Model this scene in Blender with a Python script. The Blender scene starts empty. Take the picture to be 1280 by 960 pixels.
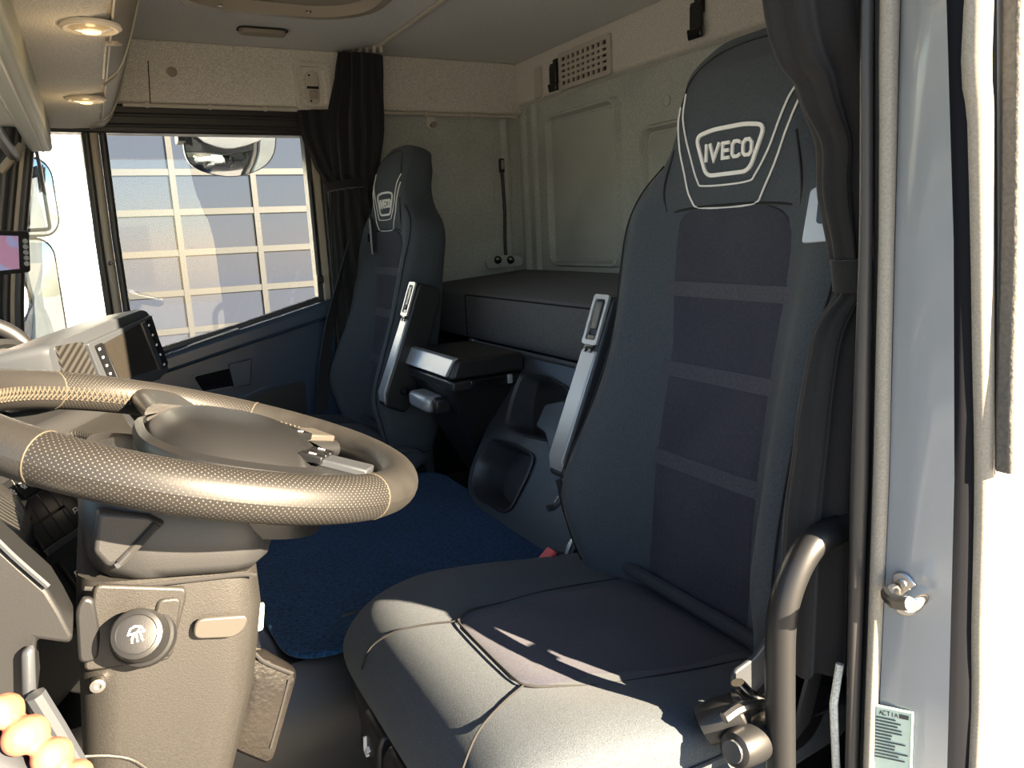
import bpy, math, random
from mathutils import Vector as V, Matrix
random.seed(7)
SC = bpy.context.scene
COL = SC.collection

# ------------------------------------------------------------------ camera
# world: x = towards the rear of the cab, y = from the driver's door to the passenger door, z = up (cab floor = 0)
F = 960.0
_x = V((2470-640, 203-480, F)).normalized()
_y = V((110-640, 315-480, F)); _y = (_y - _x*_x.dot(_y)).normalized()
_z = _x.cross(_y)
CAM = V((0.0, -0.44, 0.92))
cam_d = bpy.data.cameras.new('camera'); cam_d.sensor_width = 36.0; cam_d.lens = F/1280*36
cam_d.clip_start = 0.02; cam_d.clip_end = 500
cam = bpy.data.objects.new('camera', cam_d); COL.objects.link(cam)
right = V((_x[0], _y[0], _z[0])); down = V((_x[1], _y[1], _z[1])); fwd = V((_x[2], _y[2], _z[2]))
m = Matrix((right, -down, -fwd)).transposed().to_4x4(); m.translation = CAM
cam.matrix_world = m
SC.camera = cam

# ------------------------------------------------------------------ sky, sun, exposure
SUN_EL = math.radians(23.0)
SUN = V((0.479*math.cos(SUN_EL), -0.878*math.cos(SUN_EL), math.sin(SUN_EL)))   # towards the sun
w = bpy.data.worlds.new('World'); SC.world = w; w.use_nodes = True
nt = w.node_tree; nt.nodes.clear()
sky = nt.nodes.new('ShaderNodeTexSky'); sky.sky_type = 'NISHITA'; sky.sun_disc = False
sky.sun_elevation = SUN_EL; sky.sun_rotation = math.atan2(SUN.x, SUN.y)
sky.air_density = 1.0; sky.dust_density = 0.4; sky.ozone_density = 2.2
bg = nt.nodes.new('ShaderNodeBackground'); bg.inputs[1].default_value = 0.37
out = nt.nodes.new('ShaderNodeOutputWorld')
nt.links.new(sky.outputs[0], bg.inputs[0]); nt.links.new(bg.outputs[0], out.inputs[0])
sl = bpy.data.lights.new('sun', 'SUN'); sl.energy = 64.0; sl.angle = math.radians(0.55); sl.color = (1.0, 0.785, 0.54)
so = bpy.data.objects.new('sun', sl); COL.objects.link(so)
so.rotation_euler = SUN.to_track_quat('Z', 'Y').to_euler(); so.location = (3, -6, 5)
SC.view_settings.view_transform = 'Standard'; SC.view_settings.look = 'None'
SC.view_settings.gamma = 1.0; SC.view_settings.use_curve_mapping = False
SC.view_settings.exposure = 0.0

# ------------------------------------------------------------------ geometry helpers
def ray(px, py):
    u, v = (px-640)/F, (py-480)/F
    return right*u + down*v + fwd
def at(px, py, x=None, y=None, z=None):
    """the point of a real plane (x=, y= or z=) that a photo pixel shows"""
    d = ray(px, py)
    k = (x-CAM.x)/d.x if x is not None else (y-CAM.y)/d.y if y is not None else (z-CAM.z)/d.z
    return CAM + d*k
def onplane(px, py, p0, n):
    d = ray(px, py); return CAM + d*((V(p0)-CAM).dot(n)/d.dot(n))

WL = {}
def thing(name, label, cat, loc=(0, 0, 0), group=None, kind=None):
    o = bpy.data.objects.new(name, None); COL.objects.link(o); o.location = loc; o.empty_display_size = 0.05
    WL[o] = V(loc); return tag(o, label, cat, group, kind)
def tag(o, label, cat=None, group=None, kind=None):
    o['label'] = label
    if cat: o['category'] = cat
    if group: o['group'] = group
    if kind: o['kind'] = kind
    return o
def mesh(name, vs, fs, mat, parent=None, smooth=True, bevel=0.0, seg=2, sub=0, solid=0.0, uv=None, angle=35, label=None):
    vs = [V(v) for v in vs]
    lo = V((min(v[i] for v in vs) for i in range(3))); hi = V((max(v[i] for v in vs) for i in range(3)))
    c = (lo+hi)/2
    me = bpy.data.meshes.new(name); me.from_pydata([tuple(v-c) for v in vs], [], fs); me.validate()
    if uv:
        l = me.uv_layers.new(name='UVMap')
        for lp in me.loops: l.data[lp.index].uv = uv[lp.vertex_index]
    me.materials.append(mat)
    if smooth:
        for p in me.polygons: p.use_smooth = True
        if not sub:
            try: me.set_sharp_from_angle(angle=math.radians(angle))
            except Exception: pass
    o = bpy.data.objects.new(name, me); COL.objects.link(o)
    if parent is not None: o.parent = parent; o.location = c - WL[parent]
    else: o.location = c
    WL[o] = c
    if solid:
        md = o.modifiers.new('solid', 'SOLIDIFY'); md.thickness = solid; md.offset = 0
    if bevel:
        md = o.modifiers.new('bevel', 'BEVEL'); md.width = bevel; md.segments = seg; md.limit_method = 'ANGLE'; md.angle_limit = math.radians(30)
        md.harden_normals = False
    if sub:
        md = o.modifiers.new('sub', 'SUBSURF'); md.levels = sub; md.render_levels = sub
    if label: o['label'] = label
    return o
class MB:
    def __init__(s): s.v = []; s.f = []
    def add(s, vs, fs):
        b = len(s.v); s.v += [V(v) for v in vs]; s.f += [[i+b for i in f] for f in fs]; return s
    def box(s, lo, hi):
        x0, y0, z0 = lo; x1, y1, z1 = hi
        return s.hexa([(x0,y0,z0),(x1,y0,z0),(x1,y1,z0),(x0,y1,z0)], [(x0,y0,z1),(x1,y0,z1),(x1,y1,z1),(x0,y1,z1)])
    def hexa(s, a, b):   # bottom quad (ccw from above), top quad
        return s.add(list(a)+list(b), [(3,2,1,0),(4,5,6,7),(0,1,5,4),(1,2,6,5),(2,3,7,6),(3,0,4,7)])
    def obox(s, c, ex, ey, ez, sx, sy, sz):   # oriented box, half sizes
        c = V(c); ex = V(ex)*sx; ey = V(ey)*sy; ez = V(ez)*sz
        return s.hexa([c-ex-ey-ez, c+ex-ey-ez, c+ex+ey-ez, c-ex+ey-ez], [c-ex-ey+ez, c+ex-ey+ez, c+ex+ey+ez, c-ex+ey+ez])
    def loft(s, rings, caps=True, closed=False):
        n = len(rings[0]); b = []; vs = []; fs = []
        for r in rings: vs += list(r)
        k = len(rings)
        for i in range(k if closed else k-1):
            j = (i+1) % k
            for q in range(n):
                r2 = (q+1) % n
                fs.append((i*n+q, i*n+r2, j*n+r2, j*n+q))
        if caps and not closed:
            fs.append(tuple(range(n-1, -1, -1))); fs.append(tuple(range((k-1)*n, k*n)))
        return s.add(vs, fs)
    def tube(s, pts, r, n=10, closed=False, flat=1.0, up=None):
        pts = [V(p) for p in pts]; k = len(pts)
        rr = r if isinstance(r, (list, tuple)) else [r]*k
        tg = []
        for i in range(k):
            if closed: t = pts[(i+1) % k]-pts[i-1]
            else: t = pts[min(i+1, k-1)]-pts[max(i-1, 0)]
            tg.append(t.normalized())
        nrm = V(up) if up is not None else tg[0].orthogonal()
        rings = []
        for i in range(k):
            t = tg[i]; nrm = (nrm - t*nrm.dot(t))
            nrm = nrm.normalized() if nrm.length > 1e-6 else t.orthogonal().normalized()
            b = t.cross(nrm)
            rings.append([pts[i]+(nrm*math.cos(a)*flat+b*math.sin(a))*rr[i] for a in [2*math.pi*q/n for q in range(n)]])
        return s.loft(rings, True, closed)
    def lathe(s, c, axis, prof, n=20):   # prof: (radius, height along the axis)
        c = V(c); ax = V(axis).normalized(); u = ax.orthogonal().normalized(); v = ax.cross(u)
        return s.loft([[c+ax*h+(u*math.cos(a)+v*math.sin(a))*max(r, 1e-5) for a in [2*math.pi*q/n for q in range(n)]] for r, h in prof])
    def prism(s, poly, d):   # planar polygon (points), extruded by the vector d
        d = V(d); n = len(poly); a = [V(p) for p in poly]
        return s.loft([a, [p+d for p in a]])
    def ring(s, outer, inner, d):   # flat frame between two outlines of the same point count, extruded by d
        d = V(d); o = [V(p) for p in outer]; i = [V(p) for p in inner]
        return s.loft([o, i, [p+d for p in i], [p+d for p in o]], False, True)
    def grid(s, fn, nu, nv):
        vs = [fn(i/nu, j/nv) for j in range(nv+1) for i in range(nu+1)]
        fs = [(j*(nu+1)+i, j*(nu+1)+i+1, (j+1)*(nu+1)+i+1, (j+1)*(nu+1)+i) for j in range(nv) for i in range(nu)]
        return s.add(vs, fs)
    def build(s, name, mat, parent=None, **k): return mesh(name, s.v, s.f, mat, parent, **k)
def box(name, lo, hi, mat, parent=None, bevel=0.004, **k): return MB().box(lo, hi).build(name, mat, parent, bevel=bevel, **k)
def rrect(w, h, r, n=5):   # outline in 2D, w,h full sizes
    pts = []
    for cx, cy, a0 in ((w/2-r, h/2-r, 0), (-w/2+r, h/2-r, 90), (-w/2+r, -h/2+r, 180), (w/2-r, -h/2+r, 270)):
        for i in range(n+1):
            a = math.radians(a0+90*i/n); pts.append((cx+r*math.cos(a), cy+r*math.sin(a)))
    return pts
def to3(pts, o, u, v): o = V(o); u = V(u); v = V(v); return [o+u*a+v*b for a, b in pts]
def roundpoly(pts, r, n=4):   # rounds the corners of a closed polyline of vectors
    pts = [V(p) for p in pts]; k = len(pts); res = []
    for i in range(k):
        p = pts[i]; a = (pts[i-1]-p); b = (pts[(i+1) % k]-p)
        ra = min(r, a.length*.48, b.length*.48)
        a = p+a.normalized()*ra; b = p+b.normalized()*ra
        for j in range(n+1):
            t = j/n; res.append(a*(1-t)**2+p*2*t*(1-t)+b*t*t)
    return res
def smoothpath(pts, n=8, closed=False):   # Catmull-Rom
    P = [V(p) for p in pts]; k = len(P); res = []
    for i in range(k if closed else k-1):
        p1 = P[i]; p2 = P[(i+1) % k]
        p0 = P[i-1] if (closed or i > 0) else p1*2-p2
        p3 = P[(i+2) % k] if (closed or i+2 < k) else p2*2-p1
        for j in range(n):
            t = j/n
            res.append(.5*((2*p1)+(p2-p0)*t+(2*p0-5*p1+4*p2-p3)*t*t+(3*p1-p0-3*p2+p3)*t**3))
    if not closed: res.append(P[-1])
    return res
def lerp_table(tab, s):
    if s <= tab[0][0]: return tab[0][1]
    for (a, va), (b, vb) in zip(tab, tab[1:]):
        if s <= b:
            t = (s-a)/(b-a); t = t*t*(3-2*t)*.5+t*.5; return va+(vb-va)*t
    return tab[-1][1]

# ------------------------------------------------------------------ materials
def pmat(name, col, rough=.5, metal=0., noise=None, bump=None, sheen=0., coat=0., spec=.5, var=None, emit=None, ior=None):
    """noise=(scale, amount) brightness speckle; bump=(scale, strength, distance); var=(scale, colour, lo, hi) second colour in patches"""
    M = bpy.data.materials.new(name); M.use_nodes = True; t = M.node_tree; b = t.nodes['Principled BSDF']
    b.inputs['Base Color'].default_value = (*col, 1); b.inputs['Roughness'].default_value = rough; b.inputs['Metallic'].default_value = metal
    b.inputs['Specular IOR Level'].default_value = spec
    if sheen: b.inputs['Sheen Weight'].default_value = sheen; b.inputs['Sheen Roughness'].default_value = .45
    if coat: b.inputs['Coat Weight'].default_value = coat; b.inputs['Coat Roughness'].default_value = .08
    if emit: b.inputs['Emission Color'].default_value = (*emit[0], 1); b.inputs['Emission Strength'].default_value = emit[1]
    tc = t.nodes.new('ShaderNodeTexCoord'); cur = None
    def N(scale, detail=3):
        n = t.nodes.new('ShaderNodeTexNoise'); n.inputs['Scale'].default_value = scale; n.inputs['Detail'].default_value = detail
        t.links.new(tc.outputs['Object'], n.inputs['Vector']); return n
    if var:
        n = N(var[0], 4); r = t.nodes.new('ShaderNodeMapRange'); r.inputs[1].default_value = var[2]; r.inputs[2].default_value = var[3]
        t.links.new(n.outputs[0], r.inputs[0]); mx = t.nodes.new('ShaderNodeMix'); mx.data_type = 'RGBA'
        mx.inputs[6].default_value = (*col, 1); mx.inputs[7].default_value = (*var[1], 1)
        t.links.new(r.outputs[0], mx.inputs[0]); cur = mx.outputs[2]
    if noise:
        n = N(noise[0], 2); r = t.nodes.new('ShaderNodeMapRange'); r.inputs[1].default_value = .3; r.inputs[2].default_value = .7
        r.inputs[3].default_value = 1-noise[1]; r.inputs[4].default_value = 1+noise[1]
        t.links.new(n.outputs[0], r.inputs[0]); mx = t.nodes.new('ShaderNodeMix'); mx.data_type = 'RGBA'; mx.blend_type = 'MULTIPLY'
        mx.inputs[0].default_value = 1; mx.inputs[6].default_value = (*col, 1)
        if cur: t.links.new(cur, mx.inputs[6])
        t.links.new(r.outputs[0], mx.inputs[7]); cur = mx.outputs[2]
    if cur: t.links.new(cur, b.inputs['Base Color'])
    if bump:
        n = N(bump[0], 2); bp = t.nodes.new('ShaderNodeBump'); bp.inputs['Strength'].default_value = bump[1]; bp.inputs['Distance'].default_value = bump[2]
        t.links.new(n.outputs[0], bp.inputs['Height']); t.links.new(bp.outputs[0], b.inputs['Normal'])
    return M
def glass_mat(name, tint, refl=1.0):
    M = bpy.data.materials.new(name); M.use_nodes = True; t = M.node_tree; t.nodes.clear()
    o = t.nodes.new('ShaderNodeOutputMaterial'); tr = t.nodes.new('ShaderNodeBsdfTransparent'); tr.inputs[0].default_value = (*tint, 1)
    g = t.nodes.new('ShaderNodeBsdfGlossy'); g.inputs['Roughness'].default_value = .0; g.inputs[0].default_value = (refl, refl, refl, 1)
    fr = t.nodes.new('ShaderNodeFresnel'); fr.inputs[0].default_value = 1.45; mx = t.nodes.new('ShaderNodeMixShader')
    t.links.new(fr.outputs[0], mx.inputs[0]); t.links.new(tr.outputs[0], mx.inputs[1]); t.links.new(g.outputs[0], mx.inputs[2]); t.links.new(mx.outputs[0], o.inputs[0])
    return M
def stripes_mat(name, c1, c2, scale, rough, rot=(0, 0, 0), kind='BANDS'):
    M = pmat(name, c1, rough); t = M.node_tree; b = t.nodes['Principled BSDF']
    tc = t.nodes.new('ShaderNodeTexCoord'); mp = t.nodes.new('ShaderNodeMapping'); mp.inputs['Rotation'].default_value = rot
    wv = t.nodes.new('ShaderNodeTexWave'); wv.wave_type = kind; wv.inputs['Scale'].default_value = scale
    mx = t.nodes.new('ShaderNodeMix'); mx.data_type = 'RGBA'; mx.inputs[6].default_value = (*c1, 1); mx.inputs[7].default_value = (*c2, 1)
    bp = t.nodes.new('ShaderNodeBump'); bp.inputs['Strength'].default_value = .5; bp.inputs['Distance'].default_value = .001
    t.links.new(tc.outputs['Object'], mp.inputs[0]); t.links.new(mp.outputs[0], wv.inputs[0]); t.links.new(wv.outputs['Fac'], mx.inputs[0])
    t.links.new(mx.outputs[2], b.inputs['Base Color']); t.links.new(wv.outputs['Fac'], bp.inputs['Height']); t.links.new(bp.outputs[0], b.inputs['Normal'])
    return M
def perforated_mat(name, base, dot, nu, nv):
    """leather with rows of small holes; UV: u runs round the rim, v round its section"""
    M = pmat(name, base, .44, spec=.5); t = M.node_tree; b = t.nodes['Principled BSDF']
    uv = t.nodes.new('ShaderNodeUVMap'); uv.uv_map = 'UVMap'
    mp = t.nodes.new('ShaderNodeMapping'); mp.inputs['Scale'].default_value = (nu, nv, 1); t.links.new(uv.outputs[0], mp.inputs[0])
    def dots(off):
        ad = t.nodes.new('ShaderNodeVectorMath'); ad.operation = 'ADD'; ad.inputs[1].default_value = (off, off, 0); t.links.new(mp.outputs[0], ad.inputs[0])
        fr = t.nodes.new('ShaderNodeVectorMath'); fr.operation = 'FRACTION'; t.links.new(ad.outputs[0], fr.inputs[0])
        di = t.nodes.new('ShaderNodeVectorMath'); di.operation = 'DISTANCE'; di.inputs[1].default_value = (.5, .5, 0); t.links.new(fr.outputs[0], di.inputs[0])
        lt = t.nodes.new('ShaderNodeMapRange'); lt.inputs[1].default_value = .10; lt.inputs[2].default_value = .165; lt.inputs[3].default_value = 1; lt.inputs[4].default_value = 0
        t.links.new(di.outputs['Value'], lt.inputs[0]); return lt
    a = dots(0); c = dots(.5); mxm = t.nodes.new('ShaderNodeMath'); mxm.operation = 'MAXIMUM'
    t.links.new(a.outputs[0], mxm.inputs[0]); t.links.new(c.outputs[0], mxm.inputs[1])
    mx = t.nodes.new('ShaderNodeMix'); mx.data_type = 'RGBA'; mx.inputs[6].default_value = (*base, 1); mx.inputs[7].default_value = (*dot, 1)
    t.links.new(mxm.outputs[0], mx.inputs[0]); t.links.new(mx.outputs[2], b.inputs['Base Color'])
    bp = t.nodes.new('ShaderNodeBump'); bp.invert = True; bp.inputs['Strength'].default_value = .5; bp.inputs['Distance'].default_value = .0006
    t.links.new(mxm.outputs[0], bp.inputs['Height']); t.links.new(bp.outputs[0], b.inputs['Normal'])
    return M
FAB = pmat('seat_fabric', (.058, .070, .083), .9, noise=(900, .35), bump=(1100, .5, .0008), sheen=.06, spec=.2)
SIDE = pmat('seat_side_fabric', (.046, .053, .062), .9, noise=(900, .3), bump=(1100, .4, .0008), sheen=.05, spec=.2)
VEL = pmat('velour', (.039, .042, .059), .95, noise=(260, .12), bump=(500, .3, .0006), sheen=.12, spec=.15, var=(9, (.048, .050, .067), .4, .65))
RIB = pmat('velour_ribbon', (.060, .063, .080), .9, noise=(300, .2), sheen=.15, spec=.2)
WHITE_THREAD = pmat('white_thread', (.82, .82, .80), .7)
SEAM = pmat('dark_seam', (.012, .012, .013), .9)
HEAD = pmat('headliner_felt', (.66, .64, .58), .95, noise=(420, .28), bump=(500, .4, .001), sheen=.1, spec=.1)
ROOF = pmat('roof_lining', (.74, .745, .74), .95, noise=(380, .2), bump=(500, .3, .001), spec=.1)
WALLF = pmat('wall_felt', (.50, .525, .495), .95, noise=(420, .25), bump=(500, .4, .001), spec=.1, var=(5, (.43, .455, .43), .45, .7))
BEIGE = pmat('beige_plastic', (.34, .305, .245), .5, bump=(700, .15, .0005))
CREAM = pmat('cream_plastic', (.52, .49, .42), .5)
BLACK = pmat('black_plastic', (.011, .0118, .013), .42, bump=(900, .2, .0004))
BLACKG = pmat('gloss_black', (.008, .008, .010), .08)
GREYP = pmat('dark_grey_plastic', (.036, .041, .048), .38, bump=(900, .25, .0004))
COLP = pmat('column_plastic', (.0165, .016, .015), .5, noise=(500, .15), bump=(700, .4, .0006))
DASHP = pmat('dash_plastic', (.021, .022, .0235), .45, bump=(700, .3, .0005))
DOORP = pmat('door_plastic', (.038, .060, .095), .24, bump=(700, .2, .0005))
MAT = pmat('navy_carpet', (.010, .044, .115), .95, noise=(160, .5), bump=(420, .8, .003), sheen=.08, spec=.1, var=(7, (.013, .054, .14), .4, .7))
MATT = pmat('bunk_fabric', (.14, .137, .14), .95, noise=(500, .3), bump=(800, .4, .0008), sheen=.05, spec=.15)
CURT = pmat('curtain_cloth', (.019, .0195, .021), .85, noise=(600, .15), bump=(900, .2, .0005), sheen=.15, spec=.2)
SILVER = pmat('silver_plastic', (.36, .39, .42), .35, metal=.35)
HUBM = pmat('airbag_cover_plastic', (.0095, .0100, .0108), .36, bump=(600, .25, .0004))
TAN = pmat('tan_flap_plastic', (.27, .225, .16), .5, bump=(700, .15, .0005))
STEEL = pmat('brushed_steel', (.42, .41, .39), .32, metal=1.)
CHROME = pmat('chrome', (.8, .8, .8), .08, metal=1.)
PAINT = pmat('cab_paint', (.25, .28, .31), .25, coat=.6, var=(3, (.22, .25, .275), .4, .7))
WPAINT = pmat('white_paint', (.74, .75, .76), .3, coat=.5)
RUB = pmat('rubber_seal', (.028, .028, .029), .42)
RUBB = pmat('navy_rubber_seal', (.0045, .0055, .0085), .8, spec=.12)
RUBL = pmat('sunlit_rubber_bulb', (.26, .245, .21), .38, noise=(500, .15))  # base colour raised and warmed to stand in for sun gloss
GRAIN = pmat('grained_grey_panel', (.095, .092, .085), .7, noise=(300, .2), bump=(220, .5, .002))
LEATH = pmat('wheel_leather', (.020, .0195, .019), .38, bump=(420, .35, .0006), spec=.6)
PERF = perforated_mat('perforated_leather', (.013, .0125, .012), (.055, .052, .045), 285, 29)
THREAD = pmat('beige_thread', (.055, .046, .032), .7)
WORN = pmat('worn_rim_leather', (.016, .0155, .0145), .5, noise=(60, .15), bump=(300, .2, .0005))
CARB = stripes_mat('carbon_trim', (.010, .010, .010), (.040, .039, .036), 60, .28, (0, .5, .6))
POUCH = pmat('black_pouch_leather', (.008, .0074, .0068), .34, bump=(160, .5, .002), var=(8, (.016, .014, .012), .45, .7))
RED = pmat('red_button', (.62, .06, .07), .4)
SKIN = pmat('skin', (.34, .105, .060), .5, bump=(300, .15, .0005), var=(30, (.42, .15, .09), .4, .65))
SKIN.node_tree.nodes['Principled BSDF'].inputs['Subsurface Weight'].default_value = .15
SKIN.node_tree.nodes['Principled BSDF'].inputs['Subsurface Radius'].default_value = (.01, .004, .002)
NAIL = pmat('nail', (.72, .45, .36), .3)
GLASS = glass_mat('window_glass', (.86, .90, .92))
WIND = glass_mat('windscreen_glass', (.90, .94, .95))
MIRR = pmat('mirror_silver', (.9, .9, .9), .01, metal=1.)
WARM = pmat('warm_lamp', (1, .8, .5), .4, emit=((1, .60, .22), 2.6))
LENS = pmat('lamp_lens', (.50, .44, .33), .15)
CABLE = pmat('black_cable', (.012, .012, .013), .45)
SYMB = pmat('white_symbol', (.80, .80, .78), .6)
BUTT = pmat('black_button', (.007, .0075, .0085), .3)
PAPER = pmat('green_sticker', (.52, .66, .58), .5)
INK = pmat('sticker_ink', (.05, .06, .06), .6)
LCD = pmat('dusty_screen', (.022, .020, .017), .14, noise=(700, .5))
BELT = pmat('belt_webbing', (.035, .036, .040), .75, bump=(1200, .5, .0006))
CONC = pmat('dark_yard_ground', (.15, .15, .15), .9, noise=(4, .1))  # unseen yard, colour lowered to cut warm bounce into the cab
WALLW = pmat('white_render_wall', (.80, .79, .76), .85)
FRAMEW = pmat('shaded_door_frame', (.016, .0165, .017), .45)  # shade put into the colour: pale frames darkened under direct sun
PANE = pmat('door_pane', (.022, .027, .042), .04, spec=.4)

# ================================================================== the setting
def struct(o, label, cat): return tag(o, label, cat, kind='structure')
fl = MB().box((-.62, -.02, -.05), (1.42, 2.03, 0)).build('floor', BLACK)
struct(fl, 'black rubber cab floor under the seats and pedals', 'floor')
ce = MB().box((-.62, -.05, 1.472), (1.42, 2.05, 1.52)).build('ceiling', ROOF)
struct(ce, 'grey felt roof lining above both seats', 'ceiling')

# rear wall with its moulded felt panels
wr = MB().box((1.37, -.03, -.05), (1.42, 2.06, 1.52)).build('wall_rear', WALLF)
struct(wr, 'grey felt rear wall behind the bunk', 'wall')
hd = [(1.372, 1.472), (1.338, 1.472), (1.338, 1.352), (1.346, 1.338), (1.372, 1.330)]
MB().prism([(x, .0, z) for x, z in hd], (0, 1.955, 0)).build('header_panel', HEAD, wr, bevel=.005)
def wall_panel(y0, y1, z0, z1, d=.02):
    c = V((1.37, (y0+y1)/2, (z0+z1)/2)); u = V((0, 1, 0)); v = V((0, 0, 1)); W = abs(y1-y0); H = z1-z0
    o = to3(rrect(W, H, .035, 6), c, u, v); i = to3(rrect(W-.040, H-.040, .022, 6), c, u, v)
    o2 = to3(rrect(W-.012, H-.012, .033, 6), c-V((d, 0, 0)), u, v); i2 = to3(rrect(W-.024, H-.024, .030, 6), c-V((d, 0, 0)), u, v)
    MB().loft([o, o2, i2, i], False).build('panel_ridge', WALLF, wr)
    MB().prism(to3(rrect(W-.05, H-.05, .03, 5), c+V((.001, 0, 0)), u, v), (-.005, 0, 0)).build('panel_field', WALLF, wr, bevel=.003)
wall_panel(1.405, 1.80, .80, 1.285)
wall_panel(.62, 1.305, .80, 1.185)
for y, r in ((1.955, .016), (1.885, .014)):
    MB().tube([(1.368, y, .74), (1.368, y, 1.335)], r, 12, flat=.8).build('corner_bead', WALLF, wr)
MB().lathe((1.37, 1.205, 1.235), (-1, 0, 0), [(.014, -.002), (.014, .004), (.011, .006), (0, .006)], 16).build('blind_plug', WALLF, wr)

# passenger side: wall behind the door, header box, door, windows
wp = MB().box((.66, 2.0, -.05), (1.42, 2.06, 1.52)).build('wall_right', WALLF)
struct(wp, 'grey felt side wall at the far end of the bunk', 'wall')
prof = [(2.0, 1.472), (1.945, 1.472), (1.945, 1.318), (1.952, 1.308), (2.0, 1.304)]
MB().prism([(.12, y, z) for y, z in prof], (1.238, 0, 0)).build('header_panel', HEAD, wp, bevel=.005)
MB().box((-.62, 2.0, 1.30), (.66, 2.06, 1.52)).build('door_lintel', HEAD, wp)
MB().tube([at(188, 130, y=1.944), at(185, 76, y=1.944)], .0013, 6).build('panel_joint', SEAM, wp)
for px, py in ((215, 90), (540, 118)):
    p = at(px, py, y=1.945)
    MB().lathe(p, (0, -1, 0), [(.013, -.002), (.013, .003), (.010, .005), (0, .005)], 18).build('trim_plug', BEIGE if px < 300 else HEAD, wp)
# vertical moulding at the corner and the recessed outline round the reading-light cable
MB().tube([(1.31, 1.998, .74), (1.31, 1.998, 1.30)], .014, 12, flat=.8).build('corner_bead', WALLF, wp)
c = at(628, 216, y=2.0); u = V((1, 0, 0)); v = V((0, 0, 1))
MB().ring(to3(rrect(.075, .225, .03), c, u, v), to3(rrect(.067, .217, .026), c, u, v), (0, -.003, 0)).build('lamp_plate', WALLF, wp)
c = at(538, 154, y=2.0)
MB().prism(to3(rrect(.034, .055, .014), c+V((0, 0, .006)), u, v), (0, -.008, 0)).build('hook_plate', HEAD, wp, bevel=.003)
MB().lathe(c+V((0, -.008, -.008)), (0, -1, 0), [(.006, 0), (.005, .012), (.010, .016), (.010, .022), (0, .024)], 14).build('hook_peg', BEIGE, wp)

# passenger door
pd = thing('door_1', 'dark blue-grey passenger door panel under the side window', 'door', (.22, 1.98, 0), kind='structure')
poly = [(-.25, 0), (-.25, .55), (.10, .592), (.36, .655), (.645, .722), (.645, 0)]
MB().prism([(x, 1.945, z) for x, z in poly], (0, .10, 0)).build('door_panel', DOORP, pd, bevel=.006)
# sloping ledge under the glass, proud of the panel
led = [(-.25, .515), (-.25, .575), (.10, .612), (.36, .674), (.648, .744), (.648, .690), (.36, .622), (.10, .560)]
MB().prism([(x, 1.915, z) for x, z in led], (0, .10, 0)).build('window_ledge', DOORP, pd, bevel=.012, seg=3)
MB().prism([(.20, 1.925, .618), (.345, 1.925, .652), (.36, 1.925, .678), (.215, 1.925, .642)], (0, .06, 0)).build('ledge_insert', BLACK, pd, bevel=.003)
# handle recess
hr = [at(px, py, y=1.945) for px, py in ((236, 470), (312, 452), (306, 482), (250, 492))]
q = roundpoly(hr, .012)
cc = sum(hr, V())/4
MB().ring(q, [cc+(p-cc)*.86 for p in q], (0, -.009, 0)).build('handle_surround', DOORP, pd)
MB().prism([cc+(p-cc)*.9 for p in q], (0, -.002, 0)).build('handle_recess', BLACKG, pd)
hb = [at(px, py, y=1.935) for px, py in ((285, 455), (314, 448), (312, 480), (292, 484))]
MB().prism(roundpoly(hb, .006), (0, -.012, 0)).build('inner_handle', DOORP, pd, bevel=.004)
# door pocket with its rounded edge
pk = [at(px, py, y=1.945) for px, py in ((285, 505), (330, 484), (384, 470), (388, 520), (386, 560), (285, 560))]
q = roundpoly(pk, .02); cc = sum(pk, V())/len(pk)
MB().ring(q, [cc+(p-cc)*.90 for p in q], (0, -.010, 0)).build('pocket_rim', DOORP, pd)
MB().prism([cc+(p-cc)*.93 for p in q], (0, -.003, 0)).build('pocket_cover', BLACK, pd)
# upper frame: black band with two ridges, front divider, rear upright
MB().box((-.16, 1.965, 1.232), (.655, 2.03, 1.306)).build('frame_top', BLACK, pd, bevel=.004)
for z in (1.252, 1.280): MB().tube([(-.14, 1.966, z), (.64, 1.966, z)], .006, 8).build('frame_bead', RUB, pd)
for a, b, r, mt, nm in ((.034, .022, .011, RUB, 'divider_seal'), (.052, .043, .012, BEIGE, 'divider_bar'), (.074, .066, .010, RUB, 'glass_channel')):
    MB().tube([(a, 1.985, 1.236), ((a+b)/2, 1.985, .95), (b+.006, 1.985, .60)], r, 12).build(nm, mt, pd)
MB().lathe((.047, 1.972, .887), (0, -1, 0), [(.006, 0), (.006, .003), (0, .004)], 12).build('frame_screw', BLACKG, pd)
MB().box((.612, 1.97, .73), (.628, 2.02, 1.235)).build('frame_rear', RUB, pd, bevel=.003)
MB().prism([(.06, 1.985, .604), (.36, 1.985, .668), (.628, 1.985, .735), (.628, 1.985, .752), (.36, 1.985, .684), (.06, 1.985, .622)], (0, .03, 0)).build('waist_seal', RUB, pd, bevel=.003)
MB().tube([(.618, 1.965, 1.10), (.618, 1.965, .80)], .005, 8).build('pull_cord', BLACK, pd)
MB().box((.609, 1.955, .79), (.629, 1.975, .815)).build('cord_weight', BLACK, pd, bevel=.004)
w1 = MB().prism([(.07, 2.0, .61), (.36, 2.0, .672), (.62, 2.0, .738), (.62, 2.0, 1.24), (.07, 2.0, 1.24)], (0, .004, 0)).build('window_1', GLASS, smooth=False)
struct(w1, 'passenger side window pane facing the workshop doors', 'window')
w2 = MB().prism([(-.20, 2.0, .58), (.03, 2.0, .60), (.03, 2.0, 1.24), (-.11, 2.0, 1.24)], (0, .004, 0)).build('window_2', GLASS, smooth=False)
struct(w2, 'narrow front pane of the passenger door beside the mirrors', 'window')

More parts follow.
